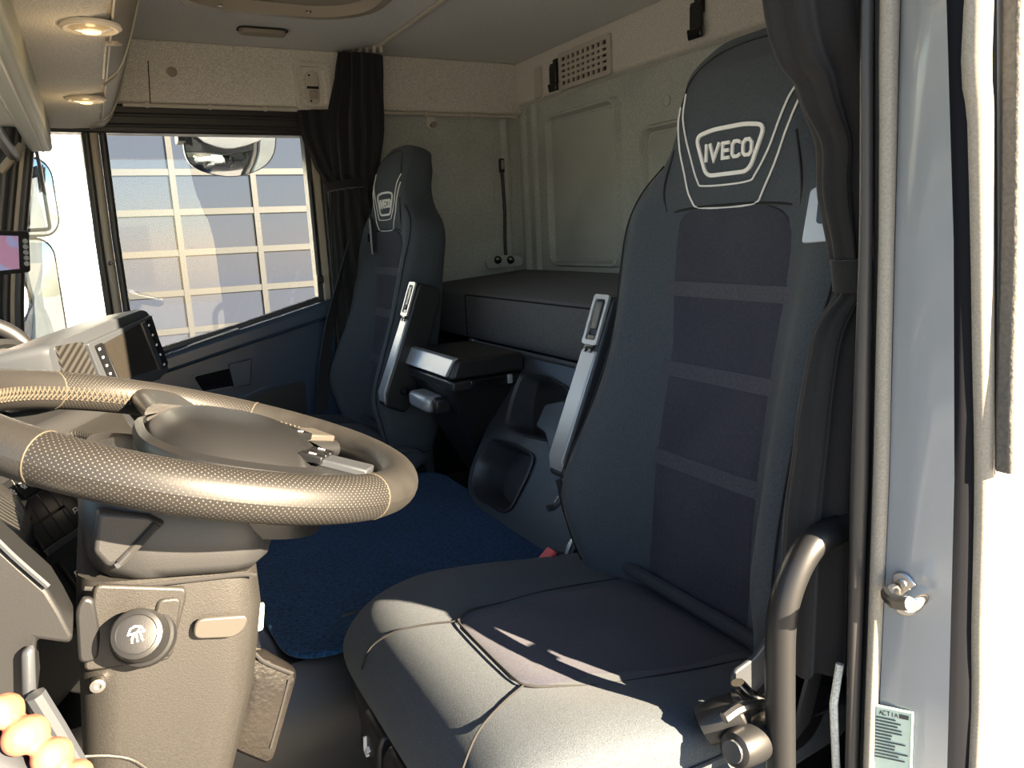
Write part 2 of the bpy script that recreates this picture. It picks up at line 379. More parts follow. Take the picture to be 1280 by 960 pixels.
# passenger B-pillar trim (light grey, behind the glass) and A-pillar
t3 = thing('trim_1', 'light grey upright trim between passenger window and curtain', 'trim', (.65, 2.0, 0), kind='structure')
MB().box((.628, 1.965, .0), (.652, 2.04, 1.306)).build('pillar_cover', BEIGE, t3, bevel=.005)
MB().box((.652, 1.95, .0), (.664, 2.04, 1.306)).build('pillar_seal', RUB, t3, bevel=.004)
MB().box((.664, 1.962, .0), (.70, 2.04, 1.306)).build('pillar_lining', WALLF, t3, bevel=.006)
t4 = thing('trim_2', 'ribbed grey and black windscreen pillar at the left edge', 'trim', (-.2, 1.95, .5), kind='structure')
rows = ((150, 43), (183, 40), (287, 31), (370, 27), (440, 28), (520, 30))
for off, r, mt, nm in ((-3, .012, RUB, 'pillar_seal'), (-11, .010, BEIGE, 'pillar_bead'), (-20, .014, RUB, 'pillar_seal'), (-32, .020, GREYP, 'pillar_cover'), (-52, .028, BEIGE, 'pillar_lining')):
    MB().tube(smoothpath([at(px+off, py, y=1.955) for py, px in rows], 4), r, 12).build(nm, mt, t4)

# front bulkhead and windscreen
wf = MB().box((-.67, -.05, -.05), (-.62, 2.06, .60)).build('wall_front', BLACK)
struct(wf, 'black front bulkhead below the windscreen', 'wall')
MB().box((-.67, -.05, 1.36), (-.55, 2.06, 1.52)).build('windscreen_header', BLACK, wf)
w3 = MB().hexa([(-.66, 0, .60), (-.65, 0, .60), (-.65, 2.0, .60), (-.66, 2.0, .60)], [(-.60, 0, 1.37), (-.59, 0, 1.37), (-.59, 2.0, 1.37), (-.60, 2.0, 1.37)]).build('window_3', WIND, smooth=False)
struct(w3, 'wide windscreen pane in front of the dashboard', 'window')

# driver side: sill, lintel, wall behind the pillar
wl = MB().box((.80, -.070, -.12), (1.42, -.03, 1.52)).build('wall_left', WPAINT)
struct(wl, 'white cab side wall behind the driver door opening', 'wall')
MB().box((.70, -.028, -.05), (1.37, -.002, 1.48)).build('inner_lining', WALLF, wl)
MB().box((-.67, -.07, 1.37), (.82, .02, 1.52)).build('door_lintel', PAINT, wl, bevel=.01)
MB().box((-.67, -.08, -.16), (.82, .02, -.02)).build('door_sill', PAINT, wl, bevel=.01)
MB().hexa([(-.67, -.07, -.05), (-.56, -.07, -.05), (-.56, .02, -.05), (-.67, .02, -.05)], [(-.62, -.07, 1.4), (-.52, -.07, 1.4), (-.52, .02, 1.4), (-.62, .02, 1.4)]).build('front_pillar', PAINT, wl, bevel=.01)

# driver B-pillar: seals, painted jamb
bp = thing('trim_3', 'silver-grey painted door pillar with black rubber seals right of driver seat', 'trim', (.64, 0, 0), kind='structure')
ROW = (0, 150, 300, 450, 600, 780, 960)
def edge(p0, p3, p6, p9, y):
    def px(r):
        pts = ((0, p0), (300, p3), (600, p6), (960, p9)); return lerp_table(pts, r)
    P = [at(px(r), r, y=y) for r in ROW]
    top = P[0]+(P[0]-P[2])*.0; top = V((P[0].x-.012, y+.012, 1.44)); bot = V((P[-1].x+.012, y, -.12))
    return [V((top.x, y, 1.44))]+P+[bot]
e0 = edge(1075, 1072, 1061, 1055, .022); e1 = edge(1094, 1093, 1088, 1074, .010)
e2 = edge(1099, 1097, 1090, 1078, .006); e3 = edge(1126, 1119, 1112, 1096, -.004)
e4 = edge(1183, 1192, 1193, 1184, -.057); e5 = edge(1205, 1213, 1218, 1211, -.067)
e6 = edge(1236, 1238, 1239, 1229, -.071); e7 = edge(1246, 1247, 1244, 1232, -.074)
def strip_tube(a, b, name, mat, flat=.8, grow=1.0):
    P = smoothpath([(p+q)/2 for p, q in zip(a, b)], 4)
    r = [max((p-q).length/2*grow, .004) for p, q in zip(a, b)]; rr = []
    for i in range(len(r)-1): rr += [r[i]+(r[i+1]-r[i])*j/4 for j in range(4)]
    rr.append(r[-1])
    return MB().tube(P, rr, 14, flat=flat, up=(0, 1, 0)).build(name, mat, bp)
def strip_solid(a, b, name, mat, d=(.03, .012, 0), d2=(.03, .0, 0), bow=0.0):
    rings = []
    for p, q in zip(a, b):
        mid = (p+q)/2-V((bow, 0, 0)); 
        rings.append([p, p*.7+q*.3-V((bow*.8, 0, 0)), mid, p*.3+q*.7-V((bow*.6, 0, 0)), q, q+V(d2), p+V(d)])
    return MB().loft(rings).build(name, mat, bp)
strip_tube(e0, e1, 'door_seal', RUB, .75)
strip_solid(e1, e2, 'seal_groove', BLACK, (.02, .02, 0), (.02, .01, 0))
strip_tube(e2, e3, 'seal_bulb', RUBL, .9)
strip_solid(e3, e4, 'pillar_jamb', PAINT, (.06, .02, 0), (.06, .0, 0), .003)
strip_solid(e4, e5, 'outer_seal_lip', RUBB, (.03, .01, 0), (.03, 0, 0), .002)
strip_tube(e5, e6, 'outer_seal_bulb', RUBL, .9)
strip_solid(e6, e7, 'panel_edge', RUB, (.03, .02, 0), (.03, .01, 0))
sk = [V((.83, -.076, p.z)) for p in e7]
rings = [[a, b, b+V((0, .02, 0)), a+V((0.004, .02, 0))] for a, b in zip(e7, sk)]
MB().loft(rings).build('outer_skin', WPAINT, bp)
MB().loft([[p+V((.03, .03, 0)), V((.83, -.05, p.z)), V((.83, .0, p.z)), V((p.x+.0, .018, p.z)) ] for p in e3]).build('pillar_core', BLACK, bp)
# interior lower lining strip seen past the grab handle
MB().tube([at(1050, 830, y=.03), at(1042, 880, y=.03), at(1046, 980, y=.03)], .004, 8).build('felt_edge', WALLF, bp)
def jpt(px, py, off=0.0):
    l3 = ((0, 1126), (300, 1119), (600, 1112), (960, 1096), (1100, 1092)); l4 = ((0, 1183), (300, 1192), (600, 1193), (960, 1184), (1100, 1180))
    a3, a4 = lerp_table(l3, py), lerp_table(l4, py); k = (px-a3)/(a4-a3); p = at(px, py, y=-.004-.053*k); return p-V((.0035+off, 0, 0))
# embossed ridge and step plate on the jamb
c = at(1136, 742, x=.628)
un = V((0, 1, 0)); vn = V((.03, 0, 1)).normalized()
pl = roundpoly([jpt(px, py) for px, py in ((1122, 713), (1138, 713), (1161, 740), (1166, 752), (1146, 768), (1128, 766), (1120, 745))], .006)
st = thing('door_striker', 'steel door latch striker screwed to the grey pillar', 'striker', c)
MB().prism(pl, (-.005, 0, 0)).build('striker_plate', STEEL, st, bevel=.0015)
MB().tube(smoothpath([at(px, py, x=xx) for px, py, xx in ((1118, 738, .618), (1110, 742, .604), (1118, 752, .592), (1138, 755, .590))], 5), .0065, 10).build('striker_loop', STEEL, st)
MB().lathe(at(1138, 754, x=.594), V((-1, -.3, .1)), [(.009, -.03), (.009, 0), (.0075, .004), (0, .004)], 18).build('striker_pin', CHROME, st)
MB().lathe(jpt(1133, 727, .004), V((-1, 0, .1)), [(.006, -.002), (.0055, .002), (.003, .003), (0, .0025)], 14).build('striker_screw', STEEL, st)
# sticker
sp = thing('type_plate_sticker', 'pale green printed information sticker low on the grey pillar', 'sticker', at(1120, 920, x=.63))
a, b, c_, d_ = [jpt(px, py, .001) for px, py in ((1098, 878), (1146, 888), (1142, 1010), (1094, 1000))]
MB().prism([a, d_, c_, b], (-.0012, 0, 0)).build('sticker_sheet', PAPER, sp)
i2 = lambda s, t: a.lerp(b, s).lerp(d_.lerp(c_, s), t)+V((-.0016, 0, 0))
rnd = random.Random(3)
def inkbar(s0, s1, t0, t1, mt=INK, nm='print_line'):
    MB().prism([i2(s0, t0), i2(s0, t1), i2(s1, t1), i2(s1, t0)], (-.0004, 0, 0)).build(nm, mt, sp, smooth=False)
for hk, hp_ in enumerate(([[(0, 0), (.5, 1), (1, 0)], [(.22, .4), (.78, .4)]], [[(1, 1), (0, 1), (0, 0), (1, 0)]], [[(0, 1), (1, 1)], [(.5, 1), (.5, 0)]], [[(.5, 1), (.5, 0)]], [[(0, 0), (.5, 1), (1, 0)], [(.22, .4), (.78, .4)]])):
    for st_ in hp_:
        MB().tube([i2(.14+hk*.10+q_[0]*.075, .085-q_[1]*.04) for q_ in st_], .0004, 5).build('print_heading', INK, sp)
inkbar(.66, .90, .045, .085, INK, 'print_block')
for k in range(13):
    t = .11+k*.033; inkbar(.06, .06+rnd.uniform(.4, .85), t, t+.012)
MB().tube([i2(0.02, .01), i2(.98, .01), i2(.98, .99), i2(.02, .99)], .0006, 5, closed=True).build('print_border', PAPER, sp)

# grey grained deflector panel outside
ga = e7[0].x+.006
gp = MB().prism([(.585, -.078, 1.5)]+[at(px, py, y=-.078) for px, py in ((1250, 0), (1248, 300), (1243, 500), (1242, 590), (1254, 586), (1266, 574), (1282, 550))]+[(.74, -.078, .74), (.80, -.078, .80), (1.3, -.078, .82), (1.3, -.078, 1.5)], (0, -.014, 0)).build('side_deflector', GRAIN, bevel=.003)
tag(gp, 'grained grey side deflector panel with rounded lower corner outside the pillar', 'panel')

# engine tunnel and carpet
tn = MB().loft([[V((-.40, y0, 0)), V((.86, y0, 0)), V((.86, y0+s, .24)), V((.86, y0+s+.05, .292)), V((-.40, y0+s+.05, .292)), V((-.40, y0+s, .24))] if False else
    [V((x, .615, 0)), V((x, .625, .16)), V((x, .640, .25)), V((x, .675, .288)), V((x, .73, .294)), V((x, 1.36, .294)), V((x, 1.42, .28)), V((x, 1.46, .22)), V((x, 1.47, 0))] for x in (-.16, .0, .2, .5, .95)]).build('engine_tunnel', BLACK)
tag(tn, 'black moulded engine tunnel cover between the seats', 'tunnel cover')
mo = roundpoly([(.185, .648, .296), (.735, .66, .296), (.735, 1.40, .296), (.16, 1.40, .296)], .075, 7)
mt_ = MB().prism(mo, (0, 0, .010)).build('carpet_mat', MAT, bevel=.004)
tag(mt_, 'navy blue carpet mat on the engine tunnel', 'mat')
MB().tube([p+V((0, 0, .006)) for p in mo], .0055, 8, closed=True).build('bound_edge', MAT, mt_)

# ================================================================== seats
P0 = V((.70, 0, .37)); DS = V((.09, 0, .79)).normalized(); NF = V((-DS.z, 0, DS.x))
WT = [(-.04, .200), (0, .232), (.06, .248), (.12, .252), (.18, .243), (.25, .226), (.34, .214), (.42, .216), (.50, .226), (.56, .231), (.60, .210), (.635, .158), (.665, .127), (.70, .1235), (.74, .124), (.77, .121), (.787, .113), (.800, .095), (.808, .060)]
TT = [(-.04, .10), (.05, .135), (.3, .125), (.55, .11), (.65, .10), (.74, .095), (.785, .075), (.800, .05), (.808, .02)]
BT = [(-.04, .04), (.02, .076), (.12, .108), (.22, .080), (.30, .054), (.45, .034), (.56, .016), (.62, .004), (.80, 0)]
LT = [(-.04, -.01), (.02, 0), (.18, .010), (.4, .0), (.6, .0), (.70, .006), (.76, -.004), (.803, -.03)]
def bfront(u, s):
    w = lerp_table(WT, s); t = lerp_table(TT, s); q = min(abs(u)/w, 1)
    b = lerp_table(BT, s)
    k = max(0, min(1, (q-.47)/(.82-.47))); k = k*k*(3-2*k)
    f = lerp_table(LT, s)+b*k - lerp_table([(-.04, .010), (.4, .018), (.54, .016), (.60, .0)], s)*(1-k)
    ed = 1-(1-q**5)**(.2)
    return f-ed*(t*.5+b*.6)
def BS(u, s, off=0.0): return P0+V((0, u, 0))+DS*s+NF*(bfront(u, s)+off)
SS = [-.04, -.02, 0, .03, .06, .10, .14, .19, .25, .31, .38, .44, .50, .54, .57, .59, .61, .63, .65, .68, .71, .74, .76, .775, .787, .796, .803, .808]
def backrest(o):
    rings = []
    for s in SS:
        w = lerp_table(WT, s); t = lerp_table(TT, s); r = []
        qs = [-1, -.985, -.96, -.92, -.86, -.78, -.68, -.56, -.42, -.28, -.14, 0]; qs = qs+[-q for q in qs[-2::-1]]
        for q in qs: r.append(o+BS(q*w, s))
        fe = bfront(w, s)
        for q in [.97, .85, .6, .3, 0, -.3, -.6, -.85, -.97]:
            r.append(o+P0+V((0, q*w, 0))+DS*s+NF*(fe-(t*.62)*(1-abs(q)**4)**.25))
        rings.append(r)
    return MB().loft(rings)
def patch(o, us, ss, off, rim=.006):
    """a fabric piece sewn onto the backrest front: us(s)->(u0,u1)"""
    nu = 16; m_ = MB(); vs = []; n = len(ss)
    for j, s in enumerate(ss):
        u0, u1 = us(s)
        for i in range(nu+1):
            k = off if 0 < i < nu and 0 < j < n-1 else -rim
            vs.append(o+BS(u0+(u1-u0)*i/nu, s, k))
    fs = [(j*(nu+1)+i, j*(nu+1)+i+1, (j+1)*(nu+1)+i+1, (j+1)*(nu+1)+i) for j in range(n-1) for i in range(nu)]
    return m_.add(vs, fs)
UI = [(0, .118), (.15, .113), (.3, .114), (.45, .121), (.54, .121), (.558, .113), (.568, .099), (.573, .078)]
def ui(s): a = lerp_table(UI, s); return (-a, a)
# cushion
def czt(x, u):   # height of the cushion top; x = distance forward of the backrest, u lateral
    z = lerp_table([(-.05, .340), (0, .360), (.10, .376), (.25, .402), (.36, .425), (.42, .418), (.455, .395), (.475, .36)], x)
    k = max(0, min(1, (abs(u)-.12)/.09)); k = k*k*(3-2*k)
    return z+.014*k*max(0, min(1, (.40-x)/.1))
def CT(x, y, off=0): return V((.70-x*.96, y, czt(x, y)+off))
def nar(x): return 1-.13*max(0, (x-.22)/.25)**1.6
def cushion(o):
    rings = []; qs = [-1, -.99, -.96, -.91, -.83, -.7, -.5, -.25, 0]; qs = qs+[-q for q in qs[-2::-1]]
    for q in qs:
        e = (1-abs(q)**7)**(1/7.); y = q*.262
        xs = [-.05, .0, .05, .12, .2, .28, .34, .38, .42, .445, .463, .474]
        zm = .345; r = []
        for x in xs: r.append(o+V((.70-x*(.93+.03*e), y*nar(x), zm+(czt(x, y)-zm)*e)))
        for x, z in ((.478, .34), (.476, .315), (.465, .295), (.40, .285), (.2, .28), (-.05, .29)):
            r.append(o+V((.70-x*(.93+.03*e), y*nar(x), zm-(zm-z)*e)))
        rings.append(r)
    return MB().loft(rings)
LET = {'I': [[(.5, 0), (.5, 1)]], 'V': [[(.0, 1), (.42, 0), (.95, 1)]],
       'E': [[(.95, 1), (.1, 1), (.1, 0), (.95, 0)], [(.1, .5), (.85, .5)]],
       'C': [[(1, .92), (.75, 1), (.3, 1), (.08, .8), (.08, .2), (.3, 0), (.75, 0), (1, .08)]],
       'O': [[(.28, 0), (.05, .22), (.05, .78), (.28, 1), (.72, 1), (.95, .78), (.95, .22), (.72, 0), (.28, 0)]]}
def ribbon(m_, pts, hw, fn, off, th=.0016):
    """flat embroidered stroke of half width hw along 2D points, laid on the surface fn(u, v, off)"""
    n = len(pts); cl = (pts[0][0]-pts[-1][0])**2+(pts[0][1]-pts[-1][1])**2 < 1e-10
    if cl: pts = pts[:-1]; n -= 1
    L = []; Rr = []
    for i in range(n):
        def dr(a, b):
            d = (b[0]-a[0], b[1]-a[1]); l = math.hypot(*d) or 1; return (d[0]/l, d[1]/l)
        if cl: d1 = dr(pts[i-1], pts[i]); d2 = dr(pts[i], pts[(i+1) % n])
        else:
            d1 = dr(pts[max(i-1, 0)], pts[max(i, 1)]); d2 = dr(pts[min(i, n-2)], pts[min(i+1, n-1)])
        nx, ny = -(d1[1]+d2[1]), d1[0]+d2[0]; l = math.hypot(nx, ny) or 1; nx /= l; ny /= l
        k = hw/max(.45, nx*-d1[1]+ny*d1[0]); p = pts[i]
        if not cl and i == 0: p = (p[0]-d2[0]*hw, p[1]-d2[1]*hw)
        if not cl and i == n-1: p = (p[0]+d1[0]*hw, p[1]+d1[1]*hw)
        L.append((p[0]+nx*k, p[1]+ny*k)); Rr.append((p[0]-nx*k, p[1]-ny*k))
    rings = [[fn(*l, off-.003), fn(*r, off-.003), fn(*r, off+th), fn(*l, off+th)] for l, r in zip(L, Rr)]
    m_.loft(rings, not cl, cl)
def make_seat(name, label, o, side, group):
    o = V(o); t = thing(name, label, 'seat', o+V((.45, 0, 0)), group)
    WLt = t
    backrest(o).build('backrest', FAB, t, sub=1)
    ss = [-.02, -.018, .03, .08, .13, .18, .23, .28, .33, .38, .43, .48, .52, .545, .558, .566, .572, .5735]
    patch(o, ui, ss, .004).build('back_insert', VEL, t)
    for s0, s1 in ((.450, .470), (.330, .351), (.194, .216)):
        patch(o, lambda s: (ui(s)[0]+.001, ui(s)[1]-.001), [s0-.001, s0, (s0+s1)/2, s1, s1+.001], .0065, -.003).build('quilt_band', RIB, t)
    # seams: along the insert and up to the headrest
    for sg in (-1, 1):
        pts = [o+BS(sg*ui(s)[1], s, .001) for s in (-.02, .05, .12, .2, .3, .4, .5, .545)]
        pts += [o+BS(sg*.128, .60, .001), o+BS(sg*.112, .66, .001)]
        MB().tube(smoothpath(pts, 5), .0017, 6).build('seam', SEAM, t)
    for sg in (-1, 1):
        MB().tube(smoothpath([o+BS(sg*lerp_table(WT, s)*.90, s, .0006) for s in (.0, .06, .14, .25, .38, .48, .55, .60, .64)], 5), .0014, 6).build('seam', SEAM, t)
    MB().tube(smoothpath([o+BS(u, .577-.004*(abs(u)/.1)**3, .001) for u in (-.11, -.09, -.06, -.03, 0, .03, .06, .09, .11)], 4), .0016, 6).build('seam', SEAM, t)
    MB().tube(smoothpath([o+BS(u, s, .001) for u, s in ((-.108, .72), (-.098, .755), (-.07, .782), (-.03, .7925), (.03, .7925), (.07, .782), (.098, .755), (.108, .72))], 4), .0012, 6).build('seam', SEAM, t)
    # white headrest piping, two nested lines
    for pts in ([(-.103, .738), (-.094, .70), (-.074, .645), (-.058, .612), (-.043, .604), (.035, .604), (.052, .614), (.074, .648), (.098, .70), (.109, .722)],
                [(-.111, .722), (-.106, .69), (-.090, .635), (-.072, .588), (-.052, .575), (.040, .575), (.064, .590), (.092, .645), (.112, .700)]):
        pts = [(-u, s) for u, s in pts]
        q = smoothpath([(u, s, 0) for u, s in pts], 5)
        MB().tube([o+BS(p.x, p.y, .0012) for p in q], .0014, 6).build('white_piping', WHITE_THREAD, t)
    # emblem: keystone frame with the word inside (u runs to the far side; the word reads from the seat front)
    fr = roundpoly([(.064, .672, 0), (.03, .6775, 0), (-.03, .6775, 0), (-.064, .672, 0), (-.040, .617, 0), (.040, .617, 0)], .013, 5)
    eb = MB(); fn = lambda u, s, of: o+BS(u, s, of)
    q = [(p.x, p.y) for p in fr]; ribbon(eb, q+[q[0]], .0026, fn, .001)
    em = eb.build('emblem_frame', WHITE_THREAD, t, smooth=False)
    x = .0435
    for ch, wd in (('I', .004), ('V', .0175), ('E', .0125), ('C', .014), ('O', .0165)):
        lb = MB()
        for st_ in LET[ch]:
            ribbon(lb, [(x-a*wd, (.638+b*.0195)) for a, b in st_], .0022, fn, .001)
        lb.build('emblem_letter', WHITE_THREAD, em, smooth=False)
        x -= wd+.0056
    # cushion and its pieces
    cushion(o).build('cushion', FAB, t, sub=1)
    xi = [(.06, -.165, .125), (.14, -.165, .118), (.22, -.160, .106), (.29, -.145, .088), (.335, -.136, .066), (.352, -.120, .055)]
    xi = [(.02, -.14, .14), (.10, -.142, .135), (.18, -.142, .125), (.26, -.138, .105), (.32, -.128, .085), (.348, -.120, .062), (.358, -.095, .04)]
    mb = MB(); vs = []; nu = 12
    for j, (x, a, b) in enumerate(xi):
        for i in range(nu+1):
            k = .0022 if 0 < i < nu and j < len(xi)-1 else -.0015
            vs.append(o+CT(x, a+(b-a)*i/nu, k))
    mb.add(vs, [(j*(nu+1)+i, (j+1)*(nu+1)+i, (j+1)*(nu+1)+i+1, j*(nu+1)+i+1) for j in range(len(xi)-1) for i in range(nu)])
    mb.build('cushion_insert', VEL, t)
    loop = [o+CT(x, a, .0015) for x, a, b in xi]+[o+CT(x, b, .0015) for x, a, b in xi[::-1]]
    MB().tube(smoothpath(loop, 3), .0016, 6).build('seam', SEAM, t)
    for y0, y1 in ((-.115, -.165), (.055, .12)):
        MB().tube(smoothpath([o+CT(.352, y0, .0012), o+CT(.39, y0*.7+y1*.3, .0012), o+CT(.43, y0*.35+y1*.65, .001), o+CT(.46, y1, .001), o+CT(.475, y1*1.02, .0)], 4), .0014, 6).build('seam', SEAM, t)
    for sg in (-1, 1):
        MB().tube(smoothpath([o+V((.70-x, sg*.2605, .362+.02*x)) for x in (.0, .12, .25, .36, .44)], 4), .0024, 6).build('side_piping', SIDE, t)
    MB().tube([o+V((.695, -.19, .382)), o+V((.695, .19, .382))], .010, 10).build('back_roll', SIDE, t)
    # seat frame below and suspension bellows
    MB().prism([o+V(p) for p in ((.76, -.21, .20), (.27, -.21, .20), (.255, -.21, .235), (.25, -.21, .292), (.76, -.21, .30))], (0, .42, 0)).build('seat_pan', BLACK, t, bevel=.01)
    MB().loft([[o+V((sx*a+.5, sy*b, z)) for sx, sy in ((-1, -1), (1, -1), (1, 1), (-1, 1))] for a, b, z in ((.2, .19, .0), (.2, .19, .06), (.18, .17, .08), (.2, .19, .10), (.18, .17, .12), (.2, .19, .14), (.18, .17, .16), (.2, .19, .2))]).build('bellows', BLACK, t, bevel=.006)
    # cushion controls on the front edge
    for k, y in enumerate((.09, .0, -.085)):
        kb = MB().prism([o+V(p) for p in ((.243, y-.036, .300), (.236, y-.036, .285), (.232, y-.036, .245), (.25, y-.036, .225), (.27, y-.036, .235), (.27, y-.036, .300))], (0, .072, 0)).build('seat_lever', BLACK, t, bevel=.006, seg=3)
        if k < 2:
            fn2 = lambda a, b, of: o+V((.2335-of-(b-.265)*-.1, a, b))
            sb = MB(); ribbon(sb, [(y+.007, .278), (y+.005, .262), (y-.005, .260)], .0012, fn2, .002); ribbon(sb, [(y-.009, .268), (y-.004, .270)], .001, fn2, .002)
            sb.build('lever_symbol', SYMB, kb, smooth=False)
    # armrest folded up beside the backrest
    ya = side*.286; dxa = .035 if side > 0 else 0; A = o+V((.665+dxa, ya, .52)); B = o+V((.768+dxa, ya, .795)); ax = (B-A).normalized(); nx = V((-ax.z, 0, ax.x)); yy = V((0, 1, 0))
    L = (B-A).length
    pr = [(-.035, -.02), (-.03, .038), (.0, .046), (L*.5, .040), (L-.01, .038), (L, .030), (L, -.026), (L-.01, -.032), (.02, -.040)]
    arm = MB().prism([A+ax*a+nx*b-yy*.024 for a, b in pr], yy*.048).build('armrest', GREYP if side > 0 else BLACK, t, bevel=.007, seg=3)
    # silver strip on its leading face, with an adjuster at the top
    sp_ = [(-.028, .036), (.0, .0485), (L*.5, .0425), (L*.66, .0405), (L*.66, .034), (L*.5, .036), (.0, .041), (-.024, .030)]
    MB().prism([A+ax*a+nx*(b+.001)-yy*.0225 for a, b in sp_], yy*.045).build('armrest_strip', SILVER, arm, bevel=.003)
    c1 = A+ax*(L*.84)+nx*.0405
    fo = to3(rrect(L*.30, .044, .006), c1, ax, yy); fi = to3(rrect(L*.30-.016, .030, .005), c1, ax, yy)
    MB().ring(fo, fi, nx*.005).build('adjuster_frame', SILVER, arm)
    MB().obox(c1+ax*.008, ax, yy, nx, L*.085, .0085, .005).build('adjuster_slide', GREYP, arm, bevel=.002)
    MB().obox(c1-ax*(L*.13), ax, yy, nx, .012, .011, .004).build('adjuster_block', BLACK, arm, bevel=.002)
    for yq in (-.008, .008): MB().lathe(c1-ax*(L*.185)+yy*yq, nx, [(.0035, 0), (.0035, .0035), (0, .004)], 10).build('strip_screw', BLACKG, arm)
    MB().lathe(A+ax*.02+yy*(-.0235), -yy, [(.011, -.001), (.011, .003), (.008, .0035), (.007, .0), (0, .0)], 18).build('pivot_cap', BLACKG, arm)
    # hinge cover between armrest and backrest
    MB().lathe(A+ax*.02, yy*-side, [(.03, 0), (.032, .02), (.026, .05), (.0, .05)], 20).build('armrest_hinge', BLACK, t)
    return t
driver = make_seat('driver_seat', 'large black driver seat with embroidered headrest in the foreground', (0, .36, 0), 1, 'cab seats')
passen = make_seat('passenger_seat', 'black passenger seat by the far window with upright armrest beside the fridge box', (-.020, 1.68, 0), -1, 'cab seats')

# ================================================================== belts and seat hardware
def strap(pts, wdir, w, th=.0018):
    """flat webbing along pts; wdir = list of width directions"""
    rings = []
    for p, d in zip(pts, wdir):
        p = V(p); d = V(d).normalized(); i = pts.index(p) if False else 0
        rings.append((p, d))
    res = []
    for k, (p, d) in enumerate(rings):
        a = rings[max(k-1, 0)][0]; b = rings[min(k+1, len(rings)-1)][0]; n = (b-a).cross(d).normalized()*th
        res.append([p-d*w/2-n, p+d*w/2-n, p+d*w/2+n, p-d*w/2+n])
    return MB().loft(res)
def belt(name, label, o, sy, pts, wd, w):
    t = thing(name, label, 'seat belt', V(o), 'seat belts')
    q = smoothpath(pts, 6); n = len(q)
    dirs = []
    for i in range(n):
        f = i/(n-1)*(len(wd)-1); k = min(int(f), len(wd)-2); dirs.append(V(wd[k]).lerp(V(wd[k+1]), f-k))
    strap(q, dirs, w).build('webbing', BELT, t)
    return t
# driver: webbing down the outer side of the backrest from the shoulder slot to the lower anchor
db = belt('seat_belt', 'dark belt webbing down the door side of the driver seat', (.66, .10, .35), -1,
     [(.735, .128, .90), (.715, .105, .80), (.685, .085, .66), (.655, .080, .52), (.630, .082, .42), (.620, .088, .36)],
     [(.2, 1, 0), (.5, .8, 0), (.8, .5, 0), (.9, .4, 0), (1, .3, .1), (1, .3, .1)], .046)
c = at(1031, 262, y=.135); u = V((.45, -.88, .05)).normalized(); v = V((.1, 0, 1)).normalized()
MB().prism(roundpoly(to3([(-.016, .022), (.016, .034), (.02, -.034), (-.02, -.034)], c, u, v), .004), u.cross(v)*.004).build('belt_guide', SILVER, db, bevel=.001)
MB().prism(to3(rrect(.010, .030, .004), c+V((-.004, -.002, .0)), u, v), u.cross(v)*.007).build('guide_slot', BLACKG, db)
pb = belt('seat_belt', 'dark belt webbing at the window side of the passenger seat', (.62, 1.86, .35), 1,
     [(.672, 1.80, .92), (.65, 1.86, .80), (.62, 1.89, .68), (.59, 1.90, .54), (.57, 1.90, .40)],
     [(.3, 1, 0), (.5, .8, 0), (.7, .6, 0), (.8, .5, 0), (.9, .4, 0)], .046)
c = at(465, 297, y=1.785); u = V((.3, .95, 0)).normalized(); v = V((0, 0, 1))
MB().prism(roundpoly(to3([(-.02, .05), (.02, .06), (.026, -.04), (-.016, -.05)], c, u, v), .006), (-.005, 0, 0)).build('belt_guide', SILVER, pb, bevel=.001)
MB().prism(to3(rrect(.034, .014, .005), c+V((-.006, .004, .0)), V((.2, .9, -.35)), v), (-.006, 0, 0)).build('guide_slot', BLACKG, pb)
# buckle by the far side of the cushion
bk = thing('belt_buckle', 'black belt buckle with red button between driver seat and console', 'buckle', at(688, 700, y=.615))
c = at(692, 700, y=.63)
MB().obox(c+V((.008, 0, -.012)), (.9, 0, -.42), (0, 1, 0), (.42, 0, .9), .020, .017, .022).build('buckle_body', BLACK, bk, bevel=.005)
MB().obox(at(685, 694, y=.615), (.8, 0, .6), (0, 1, 0), (-.6, 0, .8), .012, .012, .004).build('release_button', RED, bk, bevel=.002)
MB().tube(smoothpath([at(722, 668, y=.63), at(712, 682, y=.63), at(708, 700, y=.63), at(706, 716, y=.63)], 5), .009, 10, flat=.5).build('buckle_stalk', SILVER, bk)
MB().tube(smoothpath([at(735, 690, y=.61), at(742, 700, y=.60), at(757, 712, y=.585)], 5), .012, 10).build('buckle_sleeve', BLACK, bk)
# lower outer hardware of the driver seat (children of the seat)
MB().prism(roundpoly([at(px, py, y=.105) for px, py in ((958, 792), (940, 818), (912, 838), (910, 866), (935, 868), (958, 845), (972, 800))], .008), (0, -.006, 0)).build('recliner_bracket', GREYP, driver, bevel=.002)
MB().tube(smoothpath([at(px, py, y=.085) for px, py in ((922, 853), (938, 868), (962, 878), (985, 884))], 4), .0075, 10, flat=.6).build('recliner_handle', CHROME, driver)
MB().lathe(at(912, 893, y=.09), V((.45, -.3, .3)), [(.020, -.03), (.022, -.01), (.019, .012), (.012, .018), (0, .018)], 18).build('recliner_pivot', BLACK, driver)
MB().tube(smoothpath([at(px, py, y=.075) for px, py in ((905, 898), (925, 885), (955, 880))], 4), .006, 8).build('linkage_rod', STEEL, driver)
MB().lathe(at(918, 938, y=.06), at(1000, 895, y=.085)-at(918, 938, y=.06), [(.010, -.004), (.017, .0), (.0195, .008), (.021, .03), (.021, .07), (.018, .085), (0, .085)], 22).build('height_lever', BLACK, driver)
MB().lathe(at(918, 938, y=.06), at(1000, 895, y=.085)-at(918, 938, y=.06), [(.0, -.006), (.011, -.005), (.012, -.002)], 18).build('lever_end_cap', GREYP, driver)
MB().lathe(at(985, 885, y=.11), V((0, -1, 0)), [(.05, 0), (.052, .006), (.048, .012), (0, .014)], 28).build('height_wheel', BLACK, driver)

